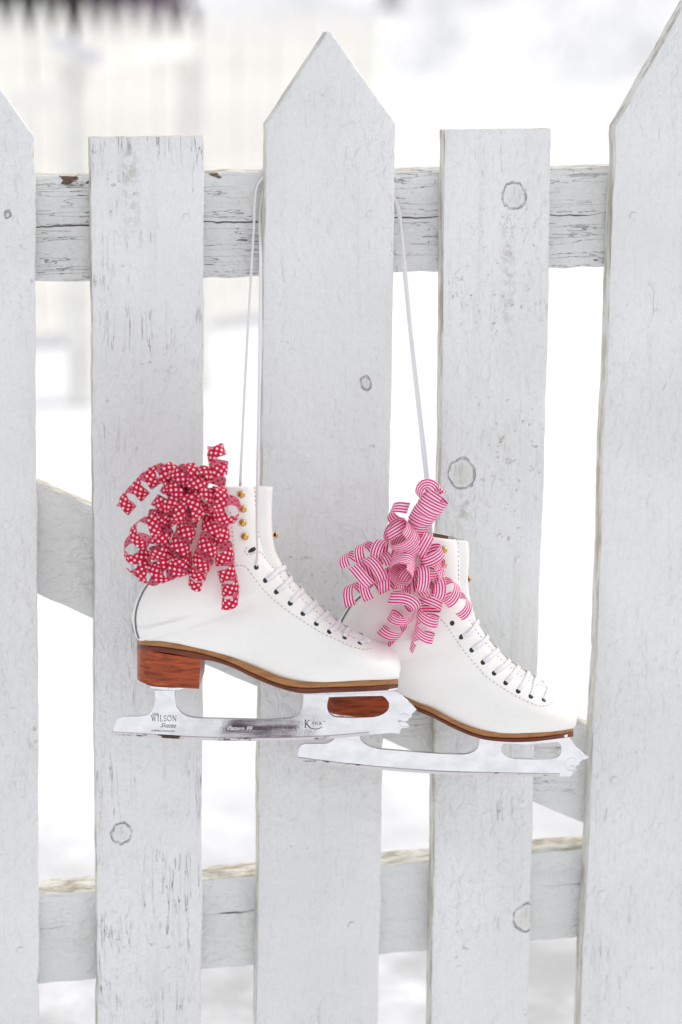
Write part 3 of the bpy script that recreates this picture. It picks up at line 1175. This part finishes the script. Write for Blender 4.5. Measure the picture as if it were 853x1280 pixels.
def make_skate(px_all, fr, root, stations, marks):
    boot, bvh, ridge = make_boot(fr, stations, root, px_all['dip'])
    tongue = make_tongue(fr, ridge, root, px_all['lift'])
    # --- sole layers
    hws = [.004, .012, .022, .0285, .0305, .030, .030, .032, .0355, .0385, .0395, .038, .0345, .029, .0225, .016, .0095, .004]
    tops = px_all['sole_top']
    xs = [p[0] for p in tops]
    mids = [(x, at_x(px_all['sole_mid'], x)) for x in xs]
    bots = [(x, at_x(px_all['sole_bot'], x)) for x in xs]
    slab('welt', fr, [(p[0], p[1] - .3) for p in tops], mids, [h + .0012 for h in hws], m_welt, root)
    slab('outsole', fr, [(p[0], p[1] + .4) for p in mids], bots, [h + .0004 for h in hws], m_outsole, root)
    # --- heel block
    hx = px_all['heel']          # (top-left, bottom-left, bottom-right, top-right)
    hw = .0285
    tl, bl, brr, tr = [fr.at(p[0], p[1], -hw) for p in hx]
    for q in (tl, bl):
        q.x -= .0048
    V, F = [], []
    NP = 12

    def plan(x0, x1):
        pts = []
        for k in range(NP + 1):
            a_ = math.pi / 2 + math.pi * k / NP
            e = .030
            pts.append((x0 + e + e * math.cos(a_), -hw * math.sin(a_ + math.pi)))
        return [(x1, hw)] + pts + [(x1, -hw)]
    rings = []
    for q in range(6):
        f = q / 5
        L, Q = bl.lerp(tl, f), brr.lerp(tr, f)
        pl = plan(L.x, Q.x)
        for x, y in pl:
            g = (x - L.x) / (Q.x - L.x)
            V.append(Vector((x, y, L.z + (Q.z - L.z) * g)))
        rings.append(len(pl))
    m = rings[0]
    for q in range(5):
        for k in range(m):
            k2 = (k + 1) % m
            F.append((q * m + k, q * m + k2, (q + 1) * m + k2, (q + 1) * m + k))
    F.append(tuple(range(m - 1, -1, -1)))
    F.append(tuple(5 * m + k for k in range(m)))
    obj('heel', V, F, m_heel, root, sharp=35)
    # --- blade
    loops = []
    for lp in px_all['blade']:
        loops.append([(q.x, q.z) for q in (fr.at(p[0], p[1], -.0016) for p in lp)])
    XZ = Matrix(((1, 0, 0, 0), (0, 0, -1, 0), (0, 1, 0, 0), (0, 0, 0, 1)))
    blade = curve_mesh('blade', loops, .0014, .0004, m_steel, root, XZ)
    # ground running edge, a little thicker than the body of the blade
    be = px_all['edge']
    T = catmull([(fr.at(p[0], p[1] - 4.2, -.002).x, fr.at(p[0], p[1] - 4.2, -.002).z, fr.at(p[0], p[1], -.002).z) for p in be], 50)
    V, F = [], []
    for x, zt, zb in T:
        for y, z in ((-.0018, zt), (-.0023, zt - .0006), (-.0023, zb), (-.0014, zb - .0003), (.0014, zb - .0003), (.0023, zb), (.0023, zt - .0006), (.0018, zt)):
            V.append(Vector((x, y, z)))
    for i in range(49):
        for k in range(8):
            k2 = (k + 1) % 8
            F.append((i * 8 + k, i * 8 + k2, (i + 1) * 8 + k2, (i + 1) * 8 + k))
    F += [tuple(range(7, -1, -1)), tuple(49 * 8 + k for k in range(8))]
    obj('running_edge', V, F, m_edge, blade, sharp=30)
    # --- mounting plates
    for (p0, p1, th, hw) in px_all['plates']:
        V, F = [], []
        for i in range(13):
            f = i / 12
            px, py = p0[0] + (p1[0] - p0[0]) * f, p0[1] + (p1[1] - p0[1]) * f
            wv = hw * (1 - .35 * (2 * f - 1) ** 4)
            q = fr.at(px, py, -hw)
            for y, z in ((-wv, 0), (-wv, -th + .0008), (-wv + .0008, -th), (wv - .0008, -th), (wv, -th + .0008), (wv, 0)):
                V.append(Vector((q.x, y, q.z + z)))
        for i in range(12):
            for k in range(6):
                k2 = (k + 1) % 6
                F.append((i * 6 + k, i * 6 + k2, (i + 1) * 6 + k2, (i + 1) * 6 + k))
        F += [tuple(range(5, -1, -1)), tuple(72 + k for k in range(6))]
        obj('mounting_plate', V, F, m_steel, root, sharp=30)
    # --- toe pick: the cross-cut boss
    cx, cy, rr = px_all['pick']
    c = fr.at(cx, cy, -.002)
    V, F = [], []
    for i, (q, y) in enumerate(((1, -.0016), (1, -.0029), (.86, -.0029), (.86, -.0021), (0.2, -.0024))):
        for k in range(18):
            a_ = R(30 + 290 * k / 17)
            V.append(Vector((c.x + rr * .0007 * q * math.cos(a_), y, c.z + rr * .0007 * q * math.sin(a_))))
    for i in range(4):
        for k in range(17):
            F.append((i * 18 + k, i * 18 + k + 1, (i + 1) * 18 + k + 1, (i + 1) * 18 + k))
    obj('toe_pick', V, F, m_steel, blade, sharp=30)
    # --- stitching, back seam
    stitches(fr, bvh, px_all['stitch'], boot)
    P = []
    for px, py in catmull(px_all['seam'], 50):
        loc, nor = fr.cast(bvh, px, py)
        if loc is not None:
            P.append(loc + nor * .0002)
    if len(P) > 3:
        obj('back_seam', *tube(P, .0010, 8), m_seam, boot)
    # --- slit in the ankle fold
    if px_all.get('slit'):
        L = []
        for px, py in px_all['slit']:
            loc, nor = fr.cast(bvh, px, py)
            if loc is not None:
                L.append(loc + nor * .0003)
        obj('ankle_slit', *tube(L, [.0008, .0017, .0019, .0012][:len(L)], 8, .12, [fr.cast(bvh, p[0], p[1])[1] for p in px_all['slit']][:len(L)]), m_hole, boot)
    # --- eyelets and the laces across the tongue
    bars = []
    for i, ((ex, ey), (tx, ty)) in enumerate(px_all['eyelets']):
        loc, nor = fr.cast(bvh, ex, ey)
        if loc is None:
            continue
        t = nor.orthogonal().normalized()
        for s_ in (1, -1):
            l2, n2 = (loc, nor) if s_ == 1 else (mir(loc), mir(nor))
            o = obj('eyelet', *dome(l2 - n2 * .0002, n2, .0025, .0006, 16, 3), m_hole, boot)
        if tx is None:
            continue
        # lace: up out of the eyelet, over the facing edge and across to the far side
        near = min(range(len(ridge)), key=lambda k: (ridge[k][0] - fr.at(tx, ty, 0)).length)
        p, ha, out, dp = ridge[near]
        lift_ = px_all['lift'](min(1, near / 100))
        e_loc = p + Vector((0, -ha, 0))
        a0 = loc + nor * .0003 + (e_loc - loc).normalized() * .0012
        lean = Vector((rnd.uniform(-.0008, .0008), 0, rnd.uniform(-.0008, .0008)))
        hugging = []
        for f_, up_ in ((.3, .0012), (.6, .0010), (.9, .0009)):
            hit, hn, _, _ = bvh.find_nearest(loc.lerp(e_loc, f_))
            hugging.append(hit + hn * (up_ + rnd.uniform(0, .0005)) + lean)
        if ha < .006:
            hit, hn, _, _ = bvh.find_nearest(p)
            a3 = hit + hn * .0012
        else:
            a3 = p + out * (lift_ + .0004)
        pts = [a0] + hugging + [a3] + [mir(q) for q in reversed(hugging)] + [mir(a0)]
        pts = [Vector(q) for q in catmull([tuple(q) for q in pts], 41)]
        nd = []
        for q in pts:
            h_, n_, _, _ = bvh.find_nearest(q)
            nd.append((n_ + out * .6).normalized())
        bars.append(tube(pts, .0021, 8, .26, nd))
    if bars:
        obj('lacing', *merge(bars), m_lace, root)
    # --- hooks, both sides
    for hx_, hy_ in px_all['hooks']:
        loc, nor = fr.cast(bvh, hx_, hy_)
        if loc is None:
            continue
        for s_ in (1, -1):
            l2, n2 = loc, nor
            if s_ == -1:
                l2, n2, _, _ = bvh.ray_cast(Vector((loc.x, .2, loc.z - .9 * px_all['dip'] * abs(loc.y))), Vector((0, -1, 0)))
                if l2 is None or l2.y < .008:
                    continue
            prt = [dome(l2 + n2 * .0022, n2, .0030, .0024), tube([l2, l2 + n2 * .0024], .0016, 10), tube([l2 - n2 * .0002, l2 + n2 * .0006], .0028, 14)]
            obj('lace_hook', *merge(prt), m_brass, boot)
    return boot, bvh, ridge, blade


def lift_l(t):
    return .0125 * (1 - min(1, t / .36)) ** .8 + .0032 if t < .36 else .0032


def lift_r(t):
    return .0085 * (1 - min(1, t / .36)) ** .8 + .0034 if t < .36 else .0034


TEETH_L = [(520.4, 887), (514.5, 892.2), (514.3, 896), (510.6, 896.4), (510.2, 900.6), (507, 901.2), (506.6, 905), (503.8, 906), (503.4, 910), (501.2, 911), (499.2, 917)]
blade_L = [(140, 918), (143, 910), (146.4, 900), (149.5, 897.6), (153.4, 896.3), (164, 896), (174.5, 896), (181, 895), (186, 893), (190, 889), (192.5, 884), (194.5, 878), (195, 872),
           (194, 863.5), (218.5, 863.5), (219, 877.5), (220.5, 883), (223.8, 887.5), (228, 892), (233, 895), (241, 897), (252, 898), (294, 899), (329, 900), (353.4, 898.6), (364, 897.6), (370, 896), (374.5, 893),
           (377.5, 889), (379.2, 884), (379.7, 878), (379.7, 866.5), (440, 866), (495, 863.8), (508, 875)] + TEETH_L + \
          [(489.4, 915.7), (459, 918.5), (424, 922), (377, 924.4), (330, 925.3), (317.6, 925.5), (252, 924.6), (200, 921.6), (170, 919.8)]
hole_L = [(411, 871), (409, 878), (408.6, 884.5), (409.8, 889), (412.5, 893), (416.5, 895.8), (422, 897), (442.5, 897.6), (466, 897), (474, 895.4), (480, 892.6), (485, 888.6), (487.2, 884), (486.8, 878), (482.4, 872), (478.5, 869.4), (447, 869.8)]
PX_L = dict(
    lift=lift_l, dip=.23,
    sole_top=[(171.5, 799.3), (174, 799.6), (182, 800.4), (200, 802), (222, 805.2), (244, 810), (267, 815.2), (291, 823), (320, 835), (350, 847.2), (377, 852.5), (412, 852.6), (447, 851), (468, 850), (482, 849.4), (490, 849), (495, 848.7), (498, 848.5)],
    sole_mid=[(171.5, 806), (208.6, 809), (244, 815), (267, 821), (291, 829.5), (314, 841), (330, 847), (353, 856.2), (377, 859.6), (424, 859), (471, 857), (498, 855.2)],
    sole_bot=[(171.5, 812), (208.6, 816), (230, 820), (251, 825), (267, 827), (291, 835), (314, 846.5), (344, 858.6), (360.5, 864.4), (377, 867), (424, 866), (471, 864), (498, 862.6)],
    heel=[(174.5, 812), (174, 857), (249, 861), (250.8, 824)],
    blade=[blade_L, hole_L],
    edge=[(140, 918.3), (170, 920), (200, 922), (252, 925), (317, 926), (377, 924.8), (424, 922.3), (462, 918.6)],
    plates=[((181, 857.6), (230, 860.8), .0028, .021), ((364, 866), (497.5, 862.8), .0026, .024)],
    pick=(505.5, 901, 9),
    stitch=[[(285, 640), (284.5, 616), (285, 602.5), (299, 601.8), (313, 605), (318, 610), (319, 625), (321, 650), (324, 674)],
            [(288, 640), (290, 659), (293, 688), (294.3, 705.5), (305, 707), (310.5, 712), (330, 737.5), (353.4, 758.6), (377, 775), (400, 790), (424, 801), (440, 808.5), (456.6, 812), (467, 810)],
            [(309, 684), (306, 689), (309, 693.5), (316, 692), (322, 689.5), (327, 691.5), (334, 701), (343, 712), (356, 727.5), (372, 743.5), (390, 759.5), (408, 775.5), (426, 789), (446, 799.5)]],
    seam=[(205, 686), (197, 707), (187.5, 727), (179, 741), (172.5, 757), (170, 772), (171, 787), (174, 798)],
    slit=[(310.5, 690.2), (313.5, 688.3), (317, 686.6), (319.5, 685.4)],
    eyelets=[((320.6, 709), (None, None)), ((332, 725.5), (350, 709)), ((346, 739.5), (360, 724)), ((363, 754), (374, 739)), ((379, 767), (391, 754)), ((395.6, 779.7), (406, 766.5)),
             ((412, 789.6), (420, 779)), ((431, 797), (432, 787)), ((450, 804), (455, 799.5))],
    hooks=[(301, 617.7), (303, 636), (303, 653), (305.4, 670.4)],
)
blade_R = [(373, 950), (373, 942), (374.5, 935.5), (377, 931.5), (381, 929.8), (394, 929.8), (407, 929.8), (412, 928.2), (416.5, 925.4), (421, 920), (424, 912), (425, 905), (424.5, 893),
           (447, 895), (447, 908), (448.5, 918), (451, 924.5), (455, 929), (460, 932.2), (466, 934.6), (474, 936.3), (482, 937.2), (524, 940.5), (550, 942.4), (570, 943), (580.5, 943), (587, 942), (593.5, 939), (597.5, 935), (599.3, 930),
           (599.7, 921), (650, 926), (711, 920), (713, 924), (719, 932.5), (728, 942), (735.7, 946.6), (731, 949.4), (728.6, 948.6), (726.4, 951.6), (724.4, 951.2), (723.8, 956.4), (720.6, 956.6), (719.4, 961.2), (716.8, 962), (716, 967), (712.5, 970.5),
           (690, 970.4), (667, 970), (620, 969), (559, 967.6), (500.7, 964), (442, 958.5), (402, 953.9)]
hole_R = [(629, 929), (626.6, 932.5), (626.2, 937.5), (628, 942), (632, 945), (637, 947.3), (643.8, 948.6), (672, 949.7), (688, 949), (695, 947.6), (699.5, 945), (702, 941), (702.6, 936), (701, 930.5), (698, 927), (660, 930.5)]
PX_R = dict(
    lift=lift_r, dip=.13,
    sole_top=[(407.5, 839.3), (410, 839.7), (418, 841.8), (432, 845.8), (454, 852), (476, 858.8), (500, 868.6), (522, 879), (541, 887), (572, 903), (601, 913), (632, 916.6), (662, 916.2), (684, 915), (698, 913.5), (707, 912), (713, 911), (717, 910)],
    sole_mid=[(407.5, 846), (454, 858), (476, 864.6), (500, 874), (522, 884), (550, 896), (573.4, 908.6), (597, 918.2), (620, 922.5), (655.5, 922.5), (690.7, 919.6), (717, 914.4)],
    sole_bot=[(407.5, 851), (454, 864), (476, 870.5), (500, 880), (522, 889.5), (550, 901), (573.4, 913.8), (597, 923), (620, 927.4), (655.5, 928.3), (690.7, 924.8), (717, 921)],
    heel=[(409.5, 850), (407, 893), (486, 898.5), (488, 874)],
    blade=[blade_R, hole_R],
    edge=[(373, 950.3), (402, 954.2), (442, 958.8), (500.7, 964.3), (559, 968), (620, 969.4), (667, 970.4), (700, 970.8)],
    plates=[((412, 893), (458, 896), .0028, .021), ((592, 922.6), (711, 921.5), .0026, .024)],
    pick=(715, 956, 9),
    stitch=[[(548, 664.5), (561, 668.5), (570, 674), (572.6, 682), (573, 705), (573.5, 730)],
            [(546, 774), (551, 774.5), (557, 780), (567, 795), (579, 812), (599, 835.6), (608.6, 846), (632, 862), (655.5, 875), (674, 882.3), (686, 881), (694, 874.5)],
            [(580, 760), (588, 776), (598, 791), (610, 807), (624, 822), (642, 838), (660, 850), (676, 859)]],
    seam=[(467, 730), (452, 745), (440, 757), (431, 771), (425, 783), (420, 800), (418, 815), (417, 830)],
    slit=None,
    eyelets=[((565.5, 779), (None, None)), ((577, 796), (589, 779)), ((590, 812.6), (602, 798)), ((604, 828), (617, 812.5)), ((618, 841.6), (632, 825)), ((632.5, 853.5), (643, 834.5)), ((648, 864), (657, 843)), ((664, 870.4), (667, 851)),
             ((680, 875), (683, 860.5))],
    hooks=[(554, 687), (553.8, 705.6), (552.6, 722)],
)
G_SK = 'pair of figure skates hung from the gate'
aL, aR = R(-11.5), R(-9.5)
oL = at(145, 920, -.066)
fL = Frame(oL, aL)
skL = thing('figure_skate', 'white figure skate with red polka dot curls, the nearer one hung on the left', 'ice skate', oL, aL, G_SK)
bootL, bvhL, ridgeL, bladeL = make_skate(PX_L, fL, skL, ST_L, True)
oR = at(378, 952, -.044)
fR = Frame(oR, aR)
skR = thing('figure_skate', 'white figure skate with pink striped curls, behind the other skate on the right', 'ice skate', oR, aR, G_SK)
bootR, bvhR, ridgeR, bladeR = make_skate(PX_R, fR, skR, ST_R, False)

# the far row's hook that peeps out past each tongue
for fr_k, boot_k, px, py in ((fL, bootL, 342.4, 668.6), (fR, bootR, 584.2, 724)):
    l2, n2 = fr_k.at(px, py, .010), Vector((1, .25, 0)).normalized()
    obj('lace_hook', *merge([dome(l2 + n2 * .0014, n2, .0030, .0022), tube([l2 - n2 * .006, l2 + n2 * .0016], .0016, 10)]), m_brass, boot_k)

# engraving on the nearer blade
def on_blade(fr, px, py):
    return fr.at(px, py, -.0022)


YB = -.00215


def flat_letters(text, p0, p1, base_px, hgt_px, weight, gap):
    A, B = on_blade(fL, p0, base_px), on_blade(fL, p1, base_px)
    h = abs((on_blade(fL, p0, base_px - hgt_px) - A).length)
    V, F = lettering(text, 0, 0, h, gap, weight)
    wd = max(v.x for v in V) - min(v.x for v in V)
    k = (B - A).length / wd
    s = (B.z - A.z) / (B.x - A.x)
    V = [Vector((A.x + v.x * k, YB, A.z + v.z + s * v.x * k)) for v in V]
    return V, F


WL = [flat_letters('WILSON', 189, 221, 901.6, 7.0, .14, .1), flat_letters('JOHN', 190.5, 198.5, 894.2, 2.6, .2, .12)]
obj('lettering', *merge(WL), m_ink, bladeL, smooth=False)
parts = [flat_letters('K', 380.5, 388.3, 909.5, 9.2, .16, .1),
         flat_letters('PICK', 390.5, 402.5, 905.8, 3.2, .2, .15)]
A = on_blade(fL, 390, 907.5)
sw = [on_blade(fL, x, y) for x, y in ((386, 908), (389, 910.5), (394, 911.6), (399, 911), (403, 908.6))]
parts.append(([Vector((p.x, YB, p.z + dz)) for p in sw for dz in (.0003, -.0003)], [(2 * i, 2 * i + 1, 2 * i + 3, 2 * i + 2) for i in range(4)]))
c = on_blade(fL, 405.2, 902)
parts.append(([Vector((c.x + .0005 * math.cos(k * .785), YB, c.z + .0005 * math.sin(k * .785))) for k in range(8)], [tuple(range(8))]))
obj('lettering', *merge(parts), m_ink, bladeL, smooth=False)


def put_text(body, px, py, size_px, shear, mat, tilt=0.0):
    c = on_blade(fL, px, py)
    m = Matrix.Translation((c.x, YB, c.z)) @ Matrix.Rotation(math.pi / 2, 4, 'X') @ Matrix.Rotation(R(tilt), 4, 'Z')
    return bake(script_text(body, size_px * .0007, shear), 'lettering', mat, bladeL, m)


put_text('Skates', 200, 909.2, 8.0, .45, m_ink, -1)
put_text('SHEFFIELD ENGLAND', 189.5, 914.3, 3.1, 0, m_ink, -1.5)
put_text('Pattern 99', 284, 912.6, 7.4, .45, m_etch, -.5)

# ------------------------------------------------------------------ laces over the rail
laces = thing('skate_laces', 'white laces looped over the upper rail behind the pointed middle board', 'laces', (at(325, 217, .04).x, .04, at(325, 217, .04).z))


def lace(ptsL, ptsR, yoff):
    P = [Vector(p) for p in ptsL]
    zt = UT[0]
    xa, xb = at(326, 217, .03).x, at(487, 240, .03).x
    top = [(xa + .003 + yoff * .5, RY - .0022, UT[0] + UT[1] * xa - .003), (xa + .006 + yoff * .5, RY + .008, UT[0] + UT[1] * xa + .0030),
           ((xa + xb) / 2, RY + .012, UT[0] + UT[1] * (xa + xb) / 2 + .0030 + yoff * .1), (xb - .022 + yoff * .5, RY + .007, UT[0] + UT[1] * xb + .0030),
           (xb - .012 + yoff * .3, RY - .0016, UT[0] + UT[1] * xb - .004)]
    P += [Vector(p) for p in top] + [Vector(p) for p in ptsR]
    Q = [Vector(q) for q in catmull([tuple(p) for p in P], 160)]
    Q = [q - Vector(laces.location) for q in Q]
    obj('strand', *tube(Q, [.00145 * (1 + .12 * noise.noise((i * .21, 1.0 + yoff * 900, 0))) for i in range(len(Q))], 8, .45, [Vector((.25 + .9 * math.sin(i * .045 + yoff * 300), 1, 0)).normalized() for i in range(len(Q))]), m_lace, laces)


def W(fr, v):
    return fr.m @ v


eyL, enL = fL.cast(bvhL, 320.6, 708.4)
eyL = W(fL, eyL - enL * .001)
inL = W(fL, fL.at(300, 612, -.002))
rimL = W(fL, fL.at(301, 598, -.012))
eyR, enR = fR.cast(bvhR, 565.5, 778)
hookR = W(fR, fR.at(541, 690, -.040))
inR = W(fR, fR.at(536, 675, -.002))
lace([inL, rimL, at(305.5, 500, -.035), at(309.6, 420, -.012), at(316.8, 298, .012), at(320.4, 238, RY - .003)],
     [at(494, 252, RY - .0022), at(500, 284, .012), at(505.3, 342, .003), at(513, 420, -.012), at(522.5, 505, -.03), at(533, 600, -.055), at(538, 645, -.06), inR], 0.0)
lace([eyL, eyL + Vector((.001, -.003, .012)), at(321.4, 660, -.116), at(322, 600, -.115), at(323.8, 510, -.078), at(325.4, 420, -.038), at(326, 316, .000), at(325.6, 262, RY - .004)],
     [at(497, 256, RY - .0040), at(501.5, 284, .010), at(507.5, 342, -.001), at(515, 420, -.018), at(525, 505, -.04), at(535.5, 600, -.065), hookR], 0.004)

# ------------------------------------------------------------------ curled ribbon bows
def curl(fr, parent, mat, pts, rad, turns, phase=0.0, width=RW, hand=1):
    """pts: (px, py, depth in mm) of the curl's axis; rad in mm, one number or one per point"""
    base = parent.matrix_basis.inverted()
    Pn = []
    for i, p in enumerate(pts):
        q = fr.at(p[0], p[1], -p[2] / 1000)
        rr = rad[i] if isinstance(rad, (list, tuple)) else rad
        Pn.append((q.x, q.y, q.z, rr / 1000))
    n = max(24, int(abs(turns) * 30))
    S = catmull(Pn, n)
    path = [Vector(s[:3]) for s in S]
    fra = frames(path)
    C = []
    for i in range(n):
        th = phase + hand * 2 * math.pi * turns * i / (n - 1)
        t, a, b = fra[i]
        rv = a * math.cos(th) + b * math.sin(th)
        wb = 1 + .06 * noise.noise((i * .11, phase, turns))
        C.append((path[i] + rv * S[i][3] * wb, rv))
    V, F, UV = [], [], []
    u = 0.0
    for i in range(n):
        tg = (C[min(i + 1, n - 1)][0] - C[max(i - 1, 0)][0]).normalized()
        rv = C[i][1]
        wdv = tg.cross(rv).normalized()
        cut = 0.0
        if i:
            u += (C[i][0] - C[i - 1][0]).length
        for k in range(3):
            q = (k - 1) * width / 2
            V.append(base @ (fr.m @ (C[i][0] + wdv * q)))
            UV.append((u, q + width / 2))
    for i in range(n - 1):
        for k in range(2):
            F.append((i * 3 + k, i * 3 + k + 1, (i + 1) * 3 + k + 1, (i + 1) * 3 + k))
    me = mesh('curl', V, F)
    # front side = outside of the curl
    k0 = len(F) // 2
    cen = base @ (fr.m @ path[n // 2])
    f0 = me.polygons[k0]
    if f0.normal.dot(f0.center - cen) < 0:
        me.flip_normals()
    ul = me.uv_layers.new(name='UVMap')
    for lp in me.loops:
        ul.data[lp.index].uv = UV[lp.vertex_index]
    return link('curl', me, mat, parent)


bx = W(fL, fL.at(232, 650, -.045))
bowL = thing('ribbon_bow', 'bow of crimson ribbon curls with white polka dots on the left skate', 'ribbon', bx, 0)
bowL.matrix_basis = Matrix.Translation(bx)
RED = [
    ([(266, 652, 46), (268, 625, 52), (271, 600, 54), (273, 577, 50), (268, 559, 44)], [8, 8, 8, 8, 7.5], 4.2, .4, 1),
    ([(232, 612, 50), (214, 592, 52), (192, 596, 50), (172, 615, 46), (153, 636, 40)], [8.5, 8.5, 8, 8, 7.5], 5.2, 1.2, -1),
    ([(246, 622, 56), (226, 612, 62), (205, 632, 62), (196, 655, 56)], [9, 9.5, 9.5, 9], 4.6, 2.2, 1),
    ([(214, 642, 58), (194, 656, 60), (177, 668, 54), (170, 690, 46), (186, 704, 44)], [9.5, 10.5, 10, 9.5, 8.5], 3.8, .2, -1),
    ([(172, 706, 44), (190, 717, 50), (212, 711, 54), (238, 703, 54)], [8.5, 9.5, 9.5, 8.5], 3.8, 2.9, 1),
    ([(238, 640, 52), (232, 664, 56), (224, 688, 58), (226, 706, 54)], [8, 8.5, 8.5, 8], 4.0, 1.0, -1),
    ([(252, 630, 56), (272, 624, 62), (284, 636, 60), (272, 650, 56)], [9, 10.5, 11, 8], 3.0, .6, 1),
    ([(266, 654, 52), (262, 676, 56), (255, 697, 56), (248, 712, 50), (246, 728, 44)], [8.5, 9, 9, 8, 6.5], 4.6, 2.0, -1),
    ([(274, 660, 48), (279, 686, 50), (283, 712, 48), (288, 735, 44), (287, 756, 41)], [8, 8, 7.5, 7.2, 6.5], 5.0, 1.5, 1),
    ([(250, 606, 54), (238, 592, 58), (222, 600, 60), (212, 618, 58)], [8, 8.5, 8.5, 8], 4.0, 2.6, 1),
    ([(256, 618, 60), (244, 634, 68), (226, 640, 70), (214, 630, 66)], [9, 9.5, 9.5, 8.5], 3.6, .9, -1),
    ([(250, 640, 62), (238, 625, 66), (246, 604, 62), (258, 592, 54)], [8, 8.5, 8.5, 7.5], 3.8, 1.7, 1),
    ([(206, 660, 58), (200, 676, 58), (202, 694, 54), (212, 706, 52)], [8, 8.5, 8.5, 8], 3.6, .0, 1),
]
for p, rad, tn, ph, hd in RED:
    curl(fL, bowL, m_dots, p, rad, tn, ph, RW, hd)
bx = W(fR, fR.at(505, 700, -.045))
bowR = thing('ribbon_bow', 'bow of ribbon curls striped pink and white on the right skate', 'ribbon', bx, 0)
bowR.matrix_basis = Matrix.Translation(bx)
PINK = [
    ([(520, 662, 48), (529, 645, 52), (539, 632, 54), (546, 622, 54)], [8.5, 9.5, 10, 10], 4.6, .3, 1),
    ([(544, 622, 52), (534, 612, 50), (540, 604, 46)], [9, 8.5, 8], 1.5, 2.1, 1),
    ([(514, 684, 54), (505, 674, 60), (496, 664, 66)], [10.5, 11.5, 11.5], 2.6, 1.9, -1),
    ([(498, 668, 58), (495, 650, 54), (503, 632, 50)], [9, 7, 6], 1.4, 2.6, 1),
    ([(507, 690, 54), (505, 700, 62), (503, 710, 70), (501, 718, 78)], [8.5, 9.3, 9.6, 9.6], 3.4, .8, 1),
    ([(492, 694, 48), (474, 689, 50), (455, 694, 46), (436, 706, 42)], [9, 9, 8.5, 8], 3.2, 2.0, -1),
    ([(484, 706, 54), (466, 712, 58), (448, 722, 60)], [10, 10.5, 10], 2.3, 1.0, 1),
    ([(496, 720, 48), (476, 728, 50), (455, 738, 46), (432, 747, 42)], [9, 8.5, 8.5, 8], 3.3, .4, -1),
    ([(522, 742, 52), (506, 750, 58), (502, 768, 50), (492, 786, 44), (480, 800, 40)], [11, 11.5, 9, 8, 7.5], 3.5, 2.4, 1),
    ([(540, 746, 50), (536, 766, 52), (532, 786, 48), (526, 808, 42)], [9.5, 9, 8.5, 8], 3.2, 1.1, -1),
    ([(530, 735, 50), (548, 733, 54), (563, 742, 50), (579, 762, 42)], [9, 9.5, 9, 7.5], 3.4, .9, 1),
    ([(520, 674, 52), (536, 688, 56), (541, 706, 56), (535, 726, 52)], [9, 9.5, 9.5, 9], 3.8, 2.7, 1),
    ([(500, 718, 54), (516, 724, 62), (532, 722, 62), (542, 714, 54)], [9, 10, 10, 9], 3.0, .5, -1),
]
for p, rad, tn, ph, hd in PINK:
    curl(fR, bowR, m_stripe, p, [q * 1.1 for q in rad], tn, ph, RW, hd)
